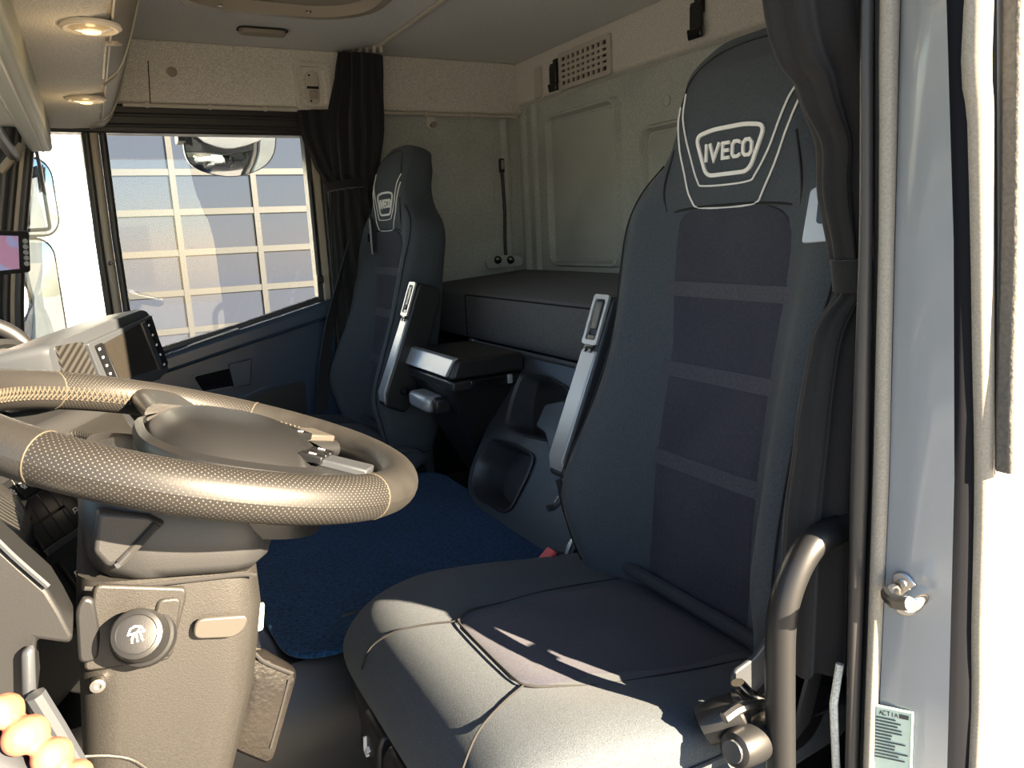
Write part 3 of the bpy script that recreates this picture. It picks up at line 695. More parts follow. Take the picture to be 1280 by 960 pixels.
# grab handle on the driver's door frame
gh = thing('grab_handle', 'black bent tube grab handle beside the driver seat', 'handle', at(978, 940, y=.05))
gp_ = [V((.640, .045, .618)), at(1046, 662, y=.05), at(1018, 678, y=.05), at(1000, 702, y=.05), at(985, 738, y=.05), at(977, 775, y=.05), at(975, 830, y=.05), at(976, 960, y=.05), V((.556, .05, .25)), V((.575, .05, .19)), V((.62, .048, .17))]
MB().tube(smoothpath(gp_, 7), .0145, 18).build('tube', BLACK, gh)
for p, d in ((gp_[0], (1, 0, 0)), (gp_[-1], (1, 0, 0))):
    MB().lathe(p-V((.004, 0, 0)), d, [(.021, 0), (.024, .004), (.024, .012), (0, .012)], 20).build('mounting_flange', BLACK, gh)

# ================================================================== bunk, console, fridge
bb = thing('bunk_platform', 'black bunk base with silver edge strip under the mattress', 'bunk', (1.16, 1.0, 0))
MB().box((.965, .02, .0), (1.37, 1.995, .598)).build('bunk_box', BLACK, bb, bevel=.006)
MB().tube([(.957, .66, .609), (.957, 1.60, .609)], .0065, 10).build('edge_strip', SILVER, bb)
MB().box((.948, 1.58, .601), (.966, 1.605, .619)).build('strip_end', SILVER, bb, bevel=.003)
# mattress
def mat_section(y, e):
    pr = [(.950, .622), (.944, .64), (.944, .735), (.950, .752), (.965, .760), (1.10, .770), (1.25, .780), (1.35, .788), (1.364, .778), (1.366, .64), (1.360, .617), (1.0, .612)]
    cx, cz = 1.155, .69
    return [V((cx+(x-cx)*(1-.03*(1-e)), y, cz+(z-cz)*e)) for x, z in pr]
ms = [(.03, .6), (.034, .9), (.045, 1)]+[(.045+i*.24, 1) for i in range(1, 8)]+[(1.965, 1), (1.985, .9), (1.99, .6)]
mt = MB().loft([mat_section(y, e) for y, e in ms]).build('bunk_mattress', MATT, bevel=.006)
tag(mt, 'thick black fabric bunk mattress along the rear wall', 'mattress')
MB().tube([(.9465, y, .7465+.0) for y in (.05, .6, 1.2, 1.6)], .0022, 6).build('top_seam', SEAM, mt)
MB().tube([(.9435, 1.60, .63), (.9435, 1.60, .745)], .0018, 6).build('side_seam', SEAM, mt)

# cup holder console, sloping from the bunk edge to the carpet
cs = thing('console_tray', 'blue-grey moulded console with two deep pockets below the bunk', 'console', (.83, 1.0, .3))
CP0 = V((.70, 1.0, .30)); CU = V((.16, 0, .325)).normalized(); CN = V((-CU.z, 0, CU.x))   # CU up the slope, CN towards the driver
def cpt(px, py, off=0): return onplane(px, py, CP0, CN)+CN*off
outl = [cpt(641, 441), cpt(622, 500), cpt(600, 553), cpt(586, 590), cpt(586, 618), cpt(603, 640), cpt(640, 668), cpt(672, 690)]
low = [V((.70, .70, .300)), V((.78, .67, .4625)), V((.853, .66, .612)), cpt(735, 462)]
top_ = smoothpath(outl, 3)+low
up_pk = [cpt(px, py) for px, py in ((653, 466), (684, 470), (711, 486), (712, 510), (704, 548), (690, 551), (660, 545), (633, 534), (640, 500))]
lo_pk = [cpt(px, py) for px, py in ((617, 549), (645, 556), (669, 571), (662, 592), (640, 636), (628, 640), (598, 622), (591, 605), (598, 575))]
# front skin with the two openings: bridge the openings by a triangulated fill in bmesh
import bmesh
def skin_with_holes(outer, holes, depth_vec):
    bm = bmesh.new(); loops = []
    for lp in [outer]+holes:
        vv = [bm.verts.new(p) for p in lp]
        for i in range(len(vv)): bm.edges.new((vv[i], vv[(i+1) % len(vv)]))
    bmesh.ops.triangle_fill(bm, use_beauty=True, use_dissolve=False, edges=bm.edges[:])
    r = bmesh.ops.extrude_face_region(bm, geom=bm.faces[:])
    bmesh.ops.translate(bm, verts=[g for g in r['geom'] if isinstance(g, bmesh.types.BMVert)], vec=depth_vec)
    bmesh.ops.recalc_face_normals(bm, faces=bm.faces[:])
    vs = [v.co.copy() for v in bm.verts]; bm.verts.index_update(); fs = [[v.index for v in f.verts] for f in bm.faces]; bm.free(); return vs, fs
h1 = roundpoly(up_pk, .02, 3); h2 = roundpoly(lo_pk, .02, 3)
vs, fs = skin_with_holes(top_, [h1, h2], -CN*.03)
mesh('console_skin', vs, fs, GREYP, cs, bevel=.005, seg=3)
for hp, dp, nm in ((h1, .07, 'upper_pocket'), (h2, .07, 'lower_pocket')):
    cc = sum(hp, V())/len(hp)
    rings = [[p+CN*.004 for p in [cc+(q-cc)*1.05 for q in hp]], [p+CN*.006 for p in [cc+(q-cc)*1.0 for q in hp]], [cc+(q-cc)*.95+CN*.0 for q in hp], [cc+(q-cc)*.90-CN*dp*.5 for q in hp], [cc+(q-cc)*.82-CN*dp for q in hp]]
    m_ = MB().loft(rings, False); n_ = len(hp); m_.f.append(list(range(4*n_, 5*n_)))
    m_.build(nm, GREYP, cs)
# side skirt of the console towards the carpet, lower lip and filler behind
MB().loft([[V((.715, .70, .29)), V((.76, .70, .29)), V((.98, .66, .60)), V((.955, .64, .615))], [cpt(672, 690), cpt(672, 690)+V((.05, 0, 0)), V((.98, 1.1, .6)), V((.955, 1.1, .612))]]).build('console_core', BLACK, cs) if False else None
MB().hexa([(.80, .66, .296), (.955, .66, .296), (.955, 1.09, .296), (.80, 1.09, .296)], [(.885, .66, .59), (.955, .66, .59), (.955, 1.09, .59), (.885, 1.09, .59)]).build('console_core', BLACK, cs)
# hand lever / bracket in front of the upper pocket, beside the armrest
hl = [cpt(px, py, .02) for px, py in ((690, 508), (716, 503), (716, 560), (698, 575), (690, 545), (678, 536))]
MB().prism(roundpoly(hl, .008), CN*-.035).build('tray_bracket', GREYP, cs, bevel=.004)
hk = MB().tube(smoothpath([at(px, py, y=.66) for px, py in ((698, 600), (702, 618), (694, 632), (684, 636))], 5), .006, 8, flat=.6).build('seat_hook', GREYP, cs)

# fridge box
fb = thing('fridge_box', 'black fridge box with silver lid handle beside passenger seat', 'fridge box', (.76, 1.24, .3))
MB().loft([[V((x0, y0, z)), V((.87, y0, z)), V((.87, 1.372, z)), V((x0, 1.372, z))] for z, x0, y0 in ((.296, .815, 1.262), (.395, .762, 1.205), (.50, .705, 1.148), (.585, .672, 1.11))]).build('fridge_body', BLACK, fb, bevel=.012, seg=3)
def fbox(name, lo, hi, mat, parent, bevel, seg=2): return MB().box(lo, hi).build(name, mat, parent, bevel=bevel, seg=seg)
fbox('lid_seat', (.669, 1.101, .573), (.851, 1.381, .599), BLACK, fb, .006, 3)
ld = MB().hexa([(.666, 1.098, .602), (.856, 1.098, .602), (.856, 1.386, .602), (.666, 1.386, .602)], [(.685, 1.101, .646), (.853, 1.101, .646), (.853, 1.383, .646), (.685, 1.383, .646)]).build('lid', BLACK, fb, bevel=.008, seg=3)
MB().hexa([(.661, 1.122, .608), (.673, 1.122, .608), (.673, 1.376, .608), (.661, 1.376, .608)], [(.680, 1.113, .647), (.693, 1.113, .649), (.693, 1.380, .649), (.680, 1.380, .647)]).build('lid_handle', SILVER, ld, bevel=.002)
fbox('latch_grip', (.640, 1.198, .512), (.69, 1.313, .552), SILVER, fb, .013, 4)
fbox('latch_base', (.655, 1.176, .508), (.70, 1.20, .550), BLACK, fb, .008)
fbox('lid_clip', (.806, 1.093, .578), (.818, 1.101, .600), SILVER, fb, .002)
fbox('side_insert', (.712, 1.096, .580), (.800, 1.102, .597), BLACKG, fb, .002)

# ================================================================== things on the rear and side walls
vg = thing('vent_grille', 'beige square-hole vent grille high on the rear wall', 'vent', (1.338, 1.53, 1.345))
gy0, gy1, gz0, gz1 = 1.405, 1.655, 1.342, 1.436
MB().box((1.334, gy0, gz0), (1.339, gy1, gz1)).build('grille_back', BLACK, vg, bevel=0)
c = V((1.328, (gy0+gy1)/2, (gz0+gz1)/2)); uy = V((0, 1, 0)); uz = V((0, 0, 1))
MB().ring(to3(rrect(gy1-gy0+.016, gz1-gz0+.014, .006), c, uy, uz), to3(rrect(gy1-gy0-.016, gz1-gz0-.014, .003), c, uy, uz), (.010, 0, 0)).build('grille_frame', CREAM, vg, bevel=.002)
ny, nz = 9, 5; sy_ = (gy1-gy0-.016)/ny; sz_ = (gz1-gz0-.014)/nz
for k in range(1, ny):
    y = gy0+.008+k*sy_; MB().box((1.329, y-.0055, gz0+.006), (1.336, y+.0055, gz1-.006)).build('grille_bar', CREAM, vg, bevel=0)
for k in range(1, nz):
    z = gz0+.007+k*sz_; MB().box((1.3285, gy0+.006, z-.004), (1.336, gy1-.006, z+.004)).build('grille_bar', CREAM, vg, bevel=0)
def clip(px, py, label):
    c = at(px, py, x=1.338); t = thing('strap_clip', label, 'clip', c, 'strap clips on the rear wall')
    MB().box((c.x-.008, c.y-.016, c.z+.008), (c.x, c.y+.016, c.z+.048)).build('clip_base', BLACK, t, bevel=.003)
    MB().obox(c+V((-.014, 0, .0)), (1, 0, 0), (0, 1, 0), (0, 0, 1), .007, .018, .028).build('clip_buckle', BLACK, t, bevel=.004)
    MB().obox(c+V((-.018, 0, -.036)), (1, 0, .2), (0, 1, 0), (-.2, 0, 1), .005, .023, .012).build('clip_tongue', BLACKG, t, bevel=.003)
    MB().tube([c+V((-.012, -.018, .03)), c+V((-.012, .018, .03))], .005, 8).build('clip_bar', BLACK, t)
    return t
clip(697, 94, 'small black strap clip beside the vent grille')
clip(876, 22, 'black strap clip above the driver headrest')
sw = thing('wall_plate', 'small beige blank plate near the rear wall corner', 'plate', at(674, 104, x=1.338))
c = at(674, 104, x=1.338)
MB().prism(to3(rrect(.040, .088, .01), c, uy, uz), (-.006, 0, 0)).build('plate_face', CREAM, sw, bevel=.002)
MB().tube([p+V((-.001, 0, 0)) for p in to3(rrect(.052, .10, .014), c, uy, uz)], .0025, 6, closed=True).build('plate_border', HEAD, sw)

# coat hook plate in the passenger header
ch = thing('coat_hook', 'beige oval coat hook plate in the header above the passenger window', 'hook', at(391, 110, y=1.945))
c = at(390, 110, y=1.945); ux = V((1, 0, 0))
MB().ring(to3(rrect(.105, .135, .02), c, ux, uz), to3(rrect(.086, .116, .02), c, ux, uz), (0, -.014, 0)).build('recess_border', HEAD, ch)
MB().prism(to3(rrect(.040, .092, .018), c, ux, uz), (0, -.007, 0)).build('hook_plate', CREAM, ch, bevel=.002)
MB().box((c.x-.017, c.y-.0105, c.z-.004), (c.x+.017, c.y-.007, c.z+.003)).build('hook_slot', BLACKG, ch, bevel=0)
MB().box((c.x-.012, c.y-.013, c.z-.034), (c.x+.012, c.y-.007, c.z-.008)).build('hook_tongue', BEIGE, ch, bevel=.003)
for dz in (.034, -.038): MB().lathe(c+V((-.008, -.007, dz)), (0, -1, 0), [(.003, 0), (.003, .002), (0, .002)], 8).build('hook_screw', BLACKG, ch)

# curtain rails
r1 = thing('curtain_rail', 'thin white curtain rail above the passenger window and bunk', 'rail', (.7, 1.945, 1.30))
MB().box((.13, 1.937, 1.296), (1.335, 1.948, 1.306)).build('rail_bar', CREAM, r1, bevel=.002)
for x in (.19, .35, .50, 1.0, 1.16, 1.325): MB().lathe((x, 1.937, 1.301), (0, -1, 0), [(.008, 0), (.008, .003), (0, .004)], 10).build('rail_fixing', CREAM, r1)
r2 = thing('curtain_rail', 'white ceiling curtain rail running across the roof lining', 'rail', (.815, 1.0, 1.465))
MB().tube(smoothpath([(.815, .05, 1.465), (.815, .8, 1.465), (.815, 1.6, 1.465), (.813, 1.80, 1.465), (.79, 1.90, 1.465), (.74, 1.935, 1.465)], 5), .0065, 8).build('rail_bar', CREAM, r2)

# curtains: pleated, gathered bundles
def bundle(path, ax_w, wid, thk, npl, mat, amp=.22, nseg=6, seed=0, n=96):
    """path points, ax_w width direction per point, half width and half thickness per point"""
    rn = random.Random(seed); ph = [rn.uniform(0, 6.28) for _ in range(4)]
    k = len(path); P = smoothpath(path, nseg); rings = []
    def pick(L, f):
        i = min(int(f), k-2); t = f-i; a, b = L[i], L[i+1]
        return V(a).lerp(V(b), t) if isinstance(a, (tuple, V)) else a+(b-a)*(t*t*(3-2*t))
    for j, p in enumerate(P):
        f = j/nseg; wd = pick(ax_w, f).normalized(); a = pick(wid, f); b = pick(thk, f)
        tg = (P[min(j+1, len(P)-1)]-P[max(j-1, 0)]).normalized()
        wd = (wd-tg*wd.dot(tg)).normalized(); dp = tg.cross(wd)
        r = []
        for q in range(n):
            th = 2*math.pi*q/n
            rip = 1+amp*math.sin(npl*th+ph[0]+.25*math.sin(f*1.3+ph[1]))*(.75+.25*math.sin(3*th+ph[2]))+.05*math.sin(2*th+f+ph[3])
            r.append(p+wd*math.cos(th)*a*(1+.25*(rip-1))+dp*math.sin(th)*b*rip)
        rings.append(r)
    return MB().loft(rings)
X = (1, 0, 0)
cu = thing('curtain', 'tall black pleated curtain gathered behind the passenger seat', 'curtain', (.76, 1.9, .5), 'black cab curtains')
bundle([(.772, 1.865, 1.452), (.765, 1.875, 1.38), (.748, 1.89, 1.25), (.738, 1.905, 1.12), (.730, 1.915, 1.06), (.728, 1.91, .95), (.73, 1.90, .75), (.73, 1.90, .45)],
       [(.5, -.86, 0), (.6, -.8, 0), (.8, -.6, 0), (.9, -.45, 0), X, X, X, X], [.075, .077, .085, .072, .060, .068, .075, .085], [.036, .036, .042, .036, .030, .034, .04, .045], 13, CURT, .30, seed=4).build('cloth', CURT, cu)
for k in range(7):
    p = V((.815, 1.80, 1.462)).lerp(V((.735, 1.935, 1.462)), k/6); MB().box((p.x-.004, p.y-.004, 1.444), (p.x+.004, p.y+.004, 1.466)).build('glider', CREAM, cu, bevel=0)
cw = thing('curtain', 'black window curtain swept aside to its tie above the passenger door', 'curtain', (.66, 1.93, .8), 'black cab curtains')
bundle([(.655, 1.925, 1.300), (.658, 1.927, 1.24), (.672, 1.93, 1.16), (.692, 1.925, 1.075), (.690, 1.93, .98), (.688, 1.935, .86), (.688, 1.94, .72)],
       [X]*7, [.064, .062, .048, .030, .034, .036, .034], [.020, .020, .022, .018, .018, .018, .016], 9, CURT, .30, seed=9).build('cloth', CURT, cw)
bundle([(.700, 1.895, 1.092), (.702, 1.893, 1.068)], [X, X], [.062, .062], [.044, .044], 3, CURT, .02).build('tie_band', CURT, cw)
cdv = thing('curtain', 'charcoal curtain tied back against the door pillar beside driver headrest', 'curtain', (.64, .08, .5), 'black cab curtains')
_dc = [(1.44, .50), (1.25, .52), (1.11, .550), (1.05, .592), (.99, .628), (.95, .630), (.885, .648), (.845, .662), (.79, .622), (.70, .605), (.60, .592), (.45, .588)]
bundle([((l+.69)/2, .08, z) for z, l in _dc], [X]*12, [(.69-l)/2 for z, l in _dc], [.040, .038, .034, .030, .026, .024, .020, .018, .024, .028, .030, .030], 8, CURT, .30, seed=2).build('cloth', CURT, cdv)
bundle([(.670, .079, .880), (.674, .079, .848)], [X, X], [.024, .0235], [.024, .024], 3, CURT, .02).build('tie_band', CURT, cdv)

# reading lamp cable, sockets
rc = thing('reading_lamp_cable', 'black cable with slim switch hanging on the bunk side wall', 'cable', at(630, 320, y=1.985))
MB().tube(smoothpath([at(px, py, y=1.985) for px, py in ((627, 214), (629, 235), (631, 265), (631, 295), (632, 318), (634, 324))], 6), .0055, 10).build('cord', CABLE, rc)
c = at(627, 207, y=1.982); MB().box((c.x-.008, c.y-.008, c.z-.024), (c.x+.008, c.y+.010, c.z+.024)).build('switch_body', BLACK, rc, bevel=.004)
MB().box((c.x-.005, c.y-.0095, c.z-.012), (c.x+.005, c.y-.007, c.z+.018)).build('switch_face', SILVER, rc, bevel=.001)
so_ = thing('socket_panel', 'grey rounded socket panel with two black sockets above the mattress end', 'socket', at(628, 328, y=1.97))
c = at(629, 327, y=1.985)
MB().prism(to3(rrect(.150, .044, .02, 6), c, ux, uz), (0, -.012, 0)).build('socket_plate', WALLF, so_, bevel=.004)
for px in (622, 638):
    p = at(px, 325, y=1.973); MB().lathe(p, (0, -1, .2), [(.014, -.004), (.014, .004), (.009, .006), (.008, .0), (0, .0)], 16).build('socket', BLACKG, so_)

# ================================================================== roof and overhead shelf
rh = thing('roof_hatch', 'beige rounded roof hatch surround on the ceiling', 'hatch', (.44, 1.07, 1.45))
o_ = rrect(.50, .94, .16, 8); i_ = rrect(.42, .86, .13, 8); c = V((.44, 1.06, 1.474))
MB().loft([to3(o_, c, (1, 0, 0), (0, 1, 0)), to3(rrect(.49, .93, .155, 8), c-V((0, 0, .022)), (1, 0, 0), (0, 1, 0)), to3(rrect(.46, .90, .145, 8), c-V((0, 0, .034)), (1, 0, 0), (0, 1, 0)), to3(i_, c-V((0, 0, .034)), (1, 0, 0), (0, 1, 0)), to3(rrect(.40, .84, .12, 8), c-V((0, 0, .012)), (1, 0, 0), (0, 1, 0))]).build('hatch_surround', BEIGE, rh)
for px, py in ((275, 6), (386, 14)):
    p = at(px, py, z=1.44); MB().lathe(p, (0, 0, -1), [(.006, -.001), (.006, .003), (0, .004)], 12).build('hatch_screw', STEEL, rh)
rl = thing('roof_pad', 'small beige oblong cover on the roof lining', 'cover', at(328, 36, z=1.468))
c = at(328, 37, z=1.47)
MB().prism(to3(rrect(.118, .042, .016, 6), c, (1, 0, 0), (0, 1, 0)), (0, 0, -.014)).build('pad_cover', BEIGE, rl, bevel=.005, seg=3)
MB().tube([p+V((0, 0, -.002)) for p in to3(rrect(.126, .050, .018, 6), c, (1, 0, 0), (0, 1, 0))], .002, 6, closed=True).build('pad_gasket', SEAM, rl)

oc = thing('overhead_shelf', 'grey felt overhead storage shelf above the windscreen with beige flaps', 'shelf', (-.1, 1.0, 1.25))
pf = [(-.58, 1.472), (-.58, 1.25), (-.30, 1.240), (.0, 1.238), (.045, 1.240), (.070, 1.247), (.088, 1.262), (.105, 1.292), (.122, 1.335), (.140, 1.39), (.158, 1.44), (.165, 1.472)]
MB().loft([[V((x, y, z)) for x, z in pf] for y in (.06, .3, .6, .9, 1.2, 1.5, 1.8, 1.90, 1.945)]).build('shelf_shell', HEAD, oc, angle=60)
MB().loft([[V((x+dx, y, z+dz)) for x, z, dx, dz in ((.045, 1.240, 0, -.004), (.074, 1.247, .004, -.003), (.092, 1.262, .005, -.002), (.109, 1.292, .005, 0), (.126, 1.335, .005, 0), (.144, 1.39, .005, 0), (.162, 1.44, .005, 0), (.155, 1.44, 0, 0), (.09, 1.30, 0, 0), (.045, 1.25, 0, 0))] for y in (1.87, 1.90, 1.948)]).build('end_cap', BEIGE, oc)
def flap(y0, y1):
    fp = [(.072, 1.244), (.094, 1.262), (.112, 1.294), (.129, 1.337), (.147, 1.392), (.163, 1.436)]
    bk_ = [(x-.012, z+.004) for x, z in fp[::-1]]
    f_ = MB().loft([[V((x, y, z)) for x, z in fp+bk_] for y in (y0, y0+.02, (y0+y1)/2, y1-.02, y1)]).build('storage_flap', TAN, oc, bevel=.003)
    MB().tube(smoothpath([V((x+.0015, y1-.004, z)) for x, z in fp], 3), .0018, 6).build('flap_edge', CREAM, f_)
    MB().tube([V((fp[0][0]+.001, y0+.004, fp[0][1]-.001)), V((fp[0][0]+.001, y1-.004, fp[0][1]-.001))], .0018, 6).build('flap_edge', CREAM, f_)
    return f_
flap(.22, 1.31); flap(1.36, 1.835)
# speaker slots near the first lamp
for k in range(7):
    p = V((.068+.0028*k, 1.00+.034*k*.5, 1.243+.004*k)); MB().box((p.x-.002, p.y-.004, p.z-.004), (p.x+.012, p.y+.004, p.z+.003)).build('vent_slot', BEIGE, oc, bevel=0)
def downlight(px, py, r, label):
    c = at(px, py, z=1.2375)
    t = thing('downlight', label, 'lamp', c, 'lit downlights in the shelf')
    MB().lathe(c, (0, 0, -1), [(r*1.18, -.001), (r*1.2, .003), (r*1.05, .006), (r*.9, .005), (r*.85, -.0)], 28).build('lamp_ring', CREAM, t)
    MB().lathe(c+V((0, 0, -.001)), (0, 0, -1), [(r*.9, 0), (r*.75, .004), (r*.4, .007), (0, .008)], 24).build('lamp_lens', LENS, t)
    MB().lathe(c+V((0, 0, -.006)), (0, 0, -1), [(r*.42, 0), (r*.36, .004), (0, .006)], 18).build('bulb', WARM, t)
    L = bpy.data.lights.new('downlight_glow', 'POINT'); L.energy = .13; L.color = (1, .68, .34); L.shadow_soft_size = .015
    lo_ = bpy.data.objects.new('downlight_glow', L); COL.objects.link(lo_); lo_.parent = t; lo_.location = (0, 0, -.055)
downlight(113, 32, .034, 'lit warm downlight in the shelf nearest the camera')
downlight(107, 123, .033, 'lit warm downlight in the shelf nearer the passenger window')
# roller blind cassette under the shelf
rb = thing('roller_blind', 'grey-green roller blind cassette hanging along the windscreen top', 'blind', (-.075, 1.0, 1.19))
MB().prism([(-.098, .10, 1.238), (-.100, .10, 1.182), (-.092, .10, 1.172), (-.052, .10, 1.172), (-.046, .10, 1.180), (-.044, .10, 1.238)], (0, 1.78, 0)).build('cassette', pmat('blind_green_grey', (.36, .37, .30), .55), rb, bevel=.003)
MB().tube([(-.068, .10, 1.171), (-.068, 1.88, 1.171)], .0022, 6).build('pull_bar', CREAM, rb)
MB().tube([(-.135, .10, 1.20), (-.135, 1.93, 1.165)], .014, 10).build('guide_tube', GREYP, rb)
MB().tube([at(0, 215, y=1.9), at(28, 181, y=1.9)], .010, 8).build('guide_arm', BEIGE, rb)

# ================================================================== steering wheel and column
WC = V((.0695, .3656, .7327)); TW = .3245
WA = V((math.sin(TW), 0, math.cos(TW))); E1 = V((math.cos(TW), 0, -math.sin(TW))); E2 = V((0, 1, 0)); RW, rW = .204, .0209
def wp_(a, b, h=0): return WC+E1*a+E2*b+WA*h
def rim(ph, th, dr=0.0):
    rd = E1*math.cos(ph)+E2*math.sin(ph); return WC+rd*(RW+(rW+dr)*math.cos(th))+WA*((rW+dr)*math.sin(th))
sw_ = thing('steering_wheel', 'big black leather steering wheel with perforated grips in the foreground', 'steering wheel', WC)
def rim_part(d0, d1, mat, name, dr=0.0):
    n = max(4, int(abs(d1-d0)/2.5)); k = 24; vs = []; uv = []
    for i in range(n+1):
        ph = math.radians(d0+(d1-d0)*i/n)
        for q in range(k+1):
            th = 2*math.pi*q/k; vs.append(rim(ph, th, dr)); uv.append((ph/(2*math.pi), q/k))
    fs = [(i*(k+1)+q, i*(k+1)+q+1, (i+1)*(k+1)+q+1, (i+1)*(k+1)+q) for i in range(n) for q in range(k)]
    return mesh(name, vs, fs, mat, sw_, uv=uv, angle=80)
rim_part(-128, -50, PERF, 'rim_grip'); rim_part(64, 130, PERF, 'rim_grip')
rim_part(-50, 64, WORN, 'rim_leather'); rim_part(130, 232, LEATH, 'rim_leather')
for d in (-128, -50, 64, 130):
    MB().tube([rim(math.radians(d), 2*math.pi*q/24, -.0003) for q in range(24)], .0009, 6, closed=True).build('rim_seam', THREAD, sw_)
def stitches(d0, d1, t0, t1, step=1.9):
    mb = MB(); d = d0
    while d < d1:
        a = math.radians(d); b = math.radians(d+step*1.3)
        mb.tube([rim(a, math.radians(t0), .0004), rim((a+b)/2, math.radians((t0+t1)/2), .0012), rim(b, math.radians(t1), .0004)], .00075, 5)
        mb.tube([rim(b, math.radians(t0), .0004), rim((a+b)/2, math.radians((t0+t1)/2), .0014), rim(a, math.radians(t1), .0004)], .00075, 5)
        d += step
    o = mb.build('cross_stitching', THREAD, sw_); o['kind'] = 'stuff'
stitches(36, 172, 158, 196)
# hub pad: domed airbag cover with raised rear lip
def hub(u, v):
    ang = u*2*math.pi; r = v
    ex = .094*(1+.06*math.cos(ang)); ey = .112
    q = (abs(math.cos(ang))**2.6+abs(math.sin(ang))**2.6)**(-1/2.6)
    h = .030*(1-r**3.2)-.012*r**6
    return wp_(ex*q*r*math.cos(ang)+.034, ey*q*r*math.sin(ang), h)
nr, na = 10, 40; vs = [hub(0, 0)]; fs = []
for j in range(1, nr+1):
    for i in range(na): vs.append(hub(i/na, j/nr))
for i in range(na):
    fs.append((0, 1+i, 1+(i+1) % na))
    for j in range(nr-1): fs.append((1+j*na+i, 1+(j+1)*na+i, 1+(j+1)*na+(i+1) % na, 1+j*na+(i+1) % na))
b0 = len(vs); vs += [v-WA*.05 for v in vs[1+(nr-1)*na:]]
for i in range(na): fs.append((1+(nr-1)*na+i, b0+i, b0+(i+1) % na, 1+(nr-1)*na+(i+1) % na))
hp = mesh('airbag_cover', vs, fs, HUBM, sw_, angle=50)
vs2 = [];
for h_, s_ in ((-.022, .97), (-.006, 1.06), (.002, 1.05), (.006, .97)):
    for i in range(na):
        p = hub(i/na, 1.0)-WC; vs2.append(wp_((p.dot(E1)-.034)*s_+.036, p.dot(E2)*s_*.96, h_))
mesh('cover_lip', vs2, [(j*na+i, j*na+(i+1) % na, (j+1)*na+(i+1) % na, (j+1)*na+i) for j in range(3) for i in range(na)], HUBM, hp, angle=40)
def spoke(phd, w0, w1, mat, name, h0=-.004, h1=-.004, th=.011, r0=.085, r1=.192):
    ph = math.radians(phd); rd = E1*math.cos(ph)+E2*math.sin(ph); td = E1*-math.sin(ph)+E2*math.cos(ph); rings = []
    for k in range(6):
        f = k/5; r = r0+(r1-r0)*f; w = w0+(w1-w0)*f; h = h0+(h1-h0)*f
        rings.append([WC+rd*r+td*(w*math.cos(q)*(abs(math.cos(q))**-.5 if abs(math.cos(q)) > .01 else 1))+WA*(h+th*math.sin(q)) for q in [2*math.pi*i/16 for i in range(16)]])
    return MB().loft(rings).build(name, mat, sw_)
spoke(97, .034, .030, PERF if False else LEATH, 'spoke', .004, .002, .013); spoke(-97, .034, .030, LEATH, 'spoke', -.026, -.006, .012)
s1 = spoke(30, .030, .026, BLACK, 'spoke'); s2 = spoke(-30, .030, .026, BLACK, 'spoke')
for ph_, sp_ in ((30, s1), (-30, s2)):
    ph = math.radians(ph_); rd = E1*math.cos(ph)+E2*math.sin(ph); td = E1*-math.sin(ph)+E2*math.cos(ph)
    MB().obox(WC+rd*.150+WA*.009, rd, td, WA, .026, .019, .004).build('spoke_trim', pmat('satin_spoke_trim', (.07, .066, .058), .45, metal=.3) if ph_ > 0 else GREYP, sp_, bevel=.002)
    for k in (-1, 0, 1):
        b_ = MB().obox(WC+rd*.120+td*(.017*k)+WA*.012, rd, td, WA, .012, .0078, .004).build('wheel_button', BUTT, sp_, bevel=.0015)
        if k: MB().obox(WC+rd*.120+td*(.017*k)+WA*.0163, rd, td, WA, .0035, .0008, .0003).build('button_mark', SYMB, sw_)
MB().lathe(WC-WA*.03, -WA, [(.085, -.01), (.085, .02), (.06, .035), (.0, .035)], 28).build('hub_back', BLACK, sw_)

sc = thing('steering_column', 'dusty dark grey steering column cover under the wheel', 'steering column', (-.02, .366, .2))
def supring(x0, x1, y0, y1, z, tilt=0, p=4.5, n=36):
    cx, cy = (x0+x1)/2, (y0+y1)/2; r = []
    for i in range(n):
        a = 2*math.pi*i/n; ca, sa = math.cos(a), math.sin(a); q = (abs(ca)**p+abs(sa)**p)**(-1/p)
        x = cx+(x1-x0)/2*q*ca; r.append(V((x, cy+(y1-y0)/2*q*sa, z-tilt*(x-cx))))
    return r
MB().loft([supring(-.028, .112, .262, .470, .716, .30), supring(-.036, .122, .252, .480, .700, .28), supring(-.040, .124, .246, .486, .672, .24), supring(-.040, .116, .244, .488, .650, .2), supring(-.036, .108, .250, .482, .640, .18)]).build('upper_shroud', DASHP, sc, angle=60)
MB().loft([supring(-.046, .100, .252, .480, .640, .18, 9), supring(-.052, .100, .250, .482, .60, .14, 9), supring(-.060, .085, .250, .482, .52, .1, 9), supring(-.070, .056, .252, .480, .43, .05, 9), supring(-.085, .02, .262, .47, .30, 0, 9), supring(-.11, -.02, .27, .46, .0, 0, 9)]).build('column_cover', COLP, sc, angle=60)
MB().tube(smoothpath([V((x, .2475, z)) for x, z in ((-.040, .650), (-.02, .644), (.03, .637), (.08, .630), (.094, .626))], 4), .0018, 6).build('shroud_gap', SEAM, sc)
# side fairing of the shroud (rounded, sky-lit) with a slot
MB().loft([[at(px, py, y=yy) for px, py in pts] for yy, pts in ((.262, ((120, 632), (190, 640), (212, 650), (150, 712), (132, 715), (113, 690))), (.236, ((122, 640), (184, 645), (204, 655), (146, 706), (134, 708), (117, 690))))]).build('stalk_fairing', DASHP, sc, bevel=.008, seg=3)
MB().tube(smoothpath([at(px, py, y=.235) for px, py in ((196, 655), (175, 678), (150, 704))], 4), .0035, 8).build('fairing_slot', SEAM, sc)
MB().tube(smoothpath([at(px, py, y=.234) for px, py in ((163, 690), (150, 704), (145, 708))], 4), .0025, 6).build('fairing_clip', GREYP, sc)
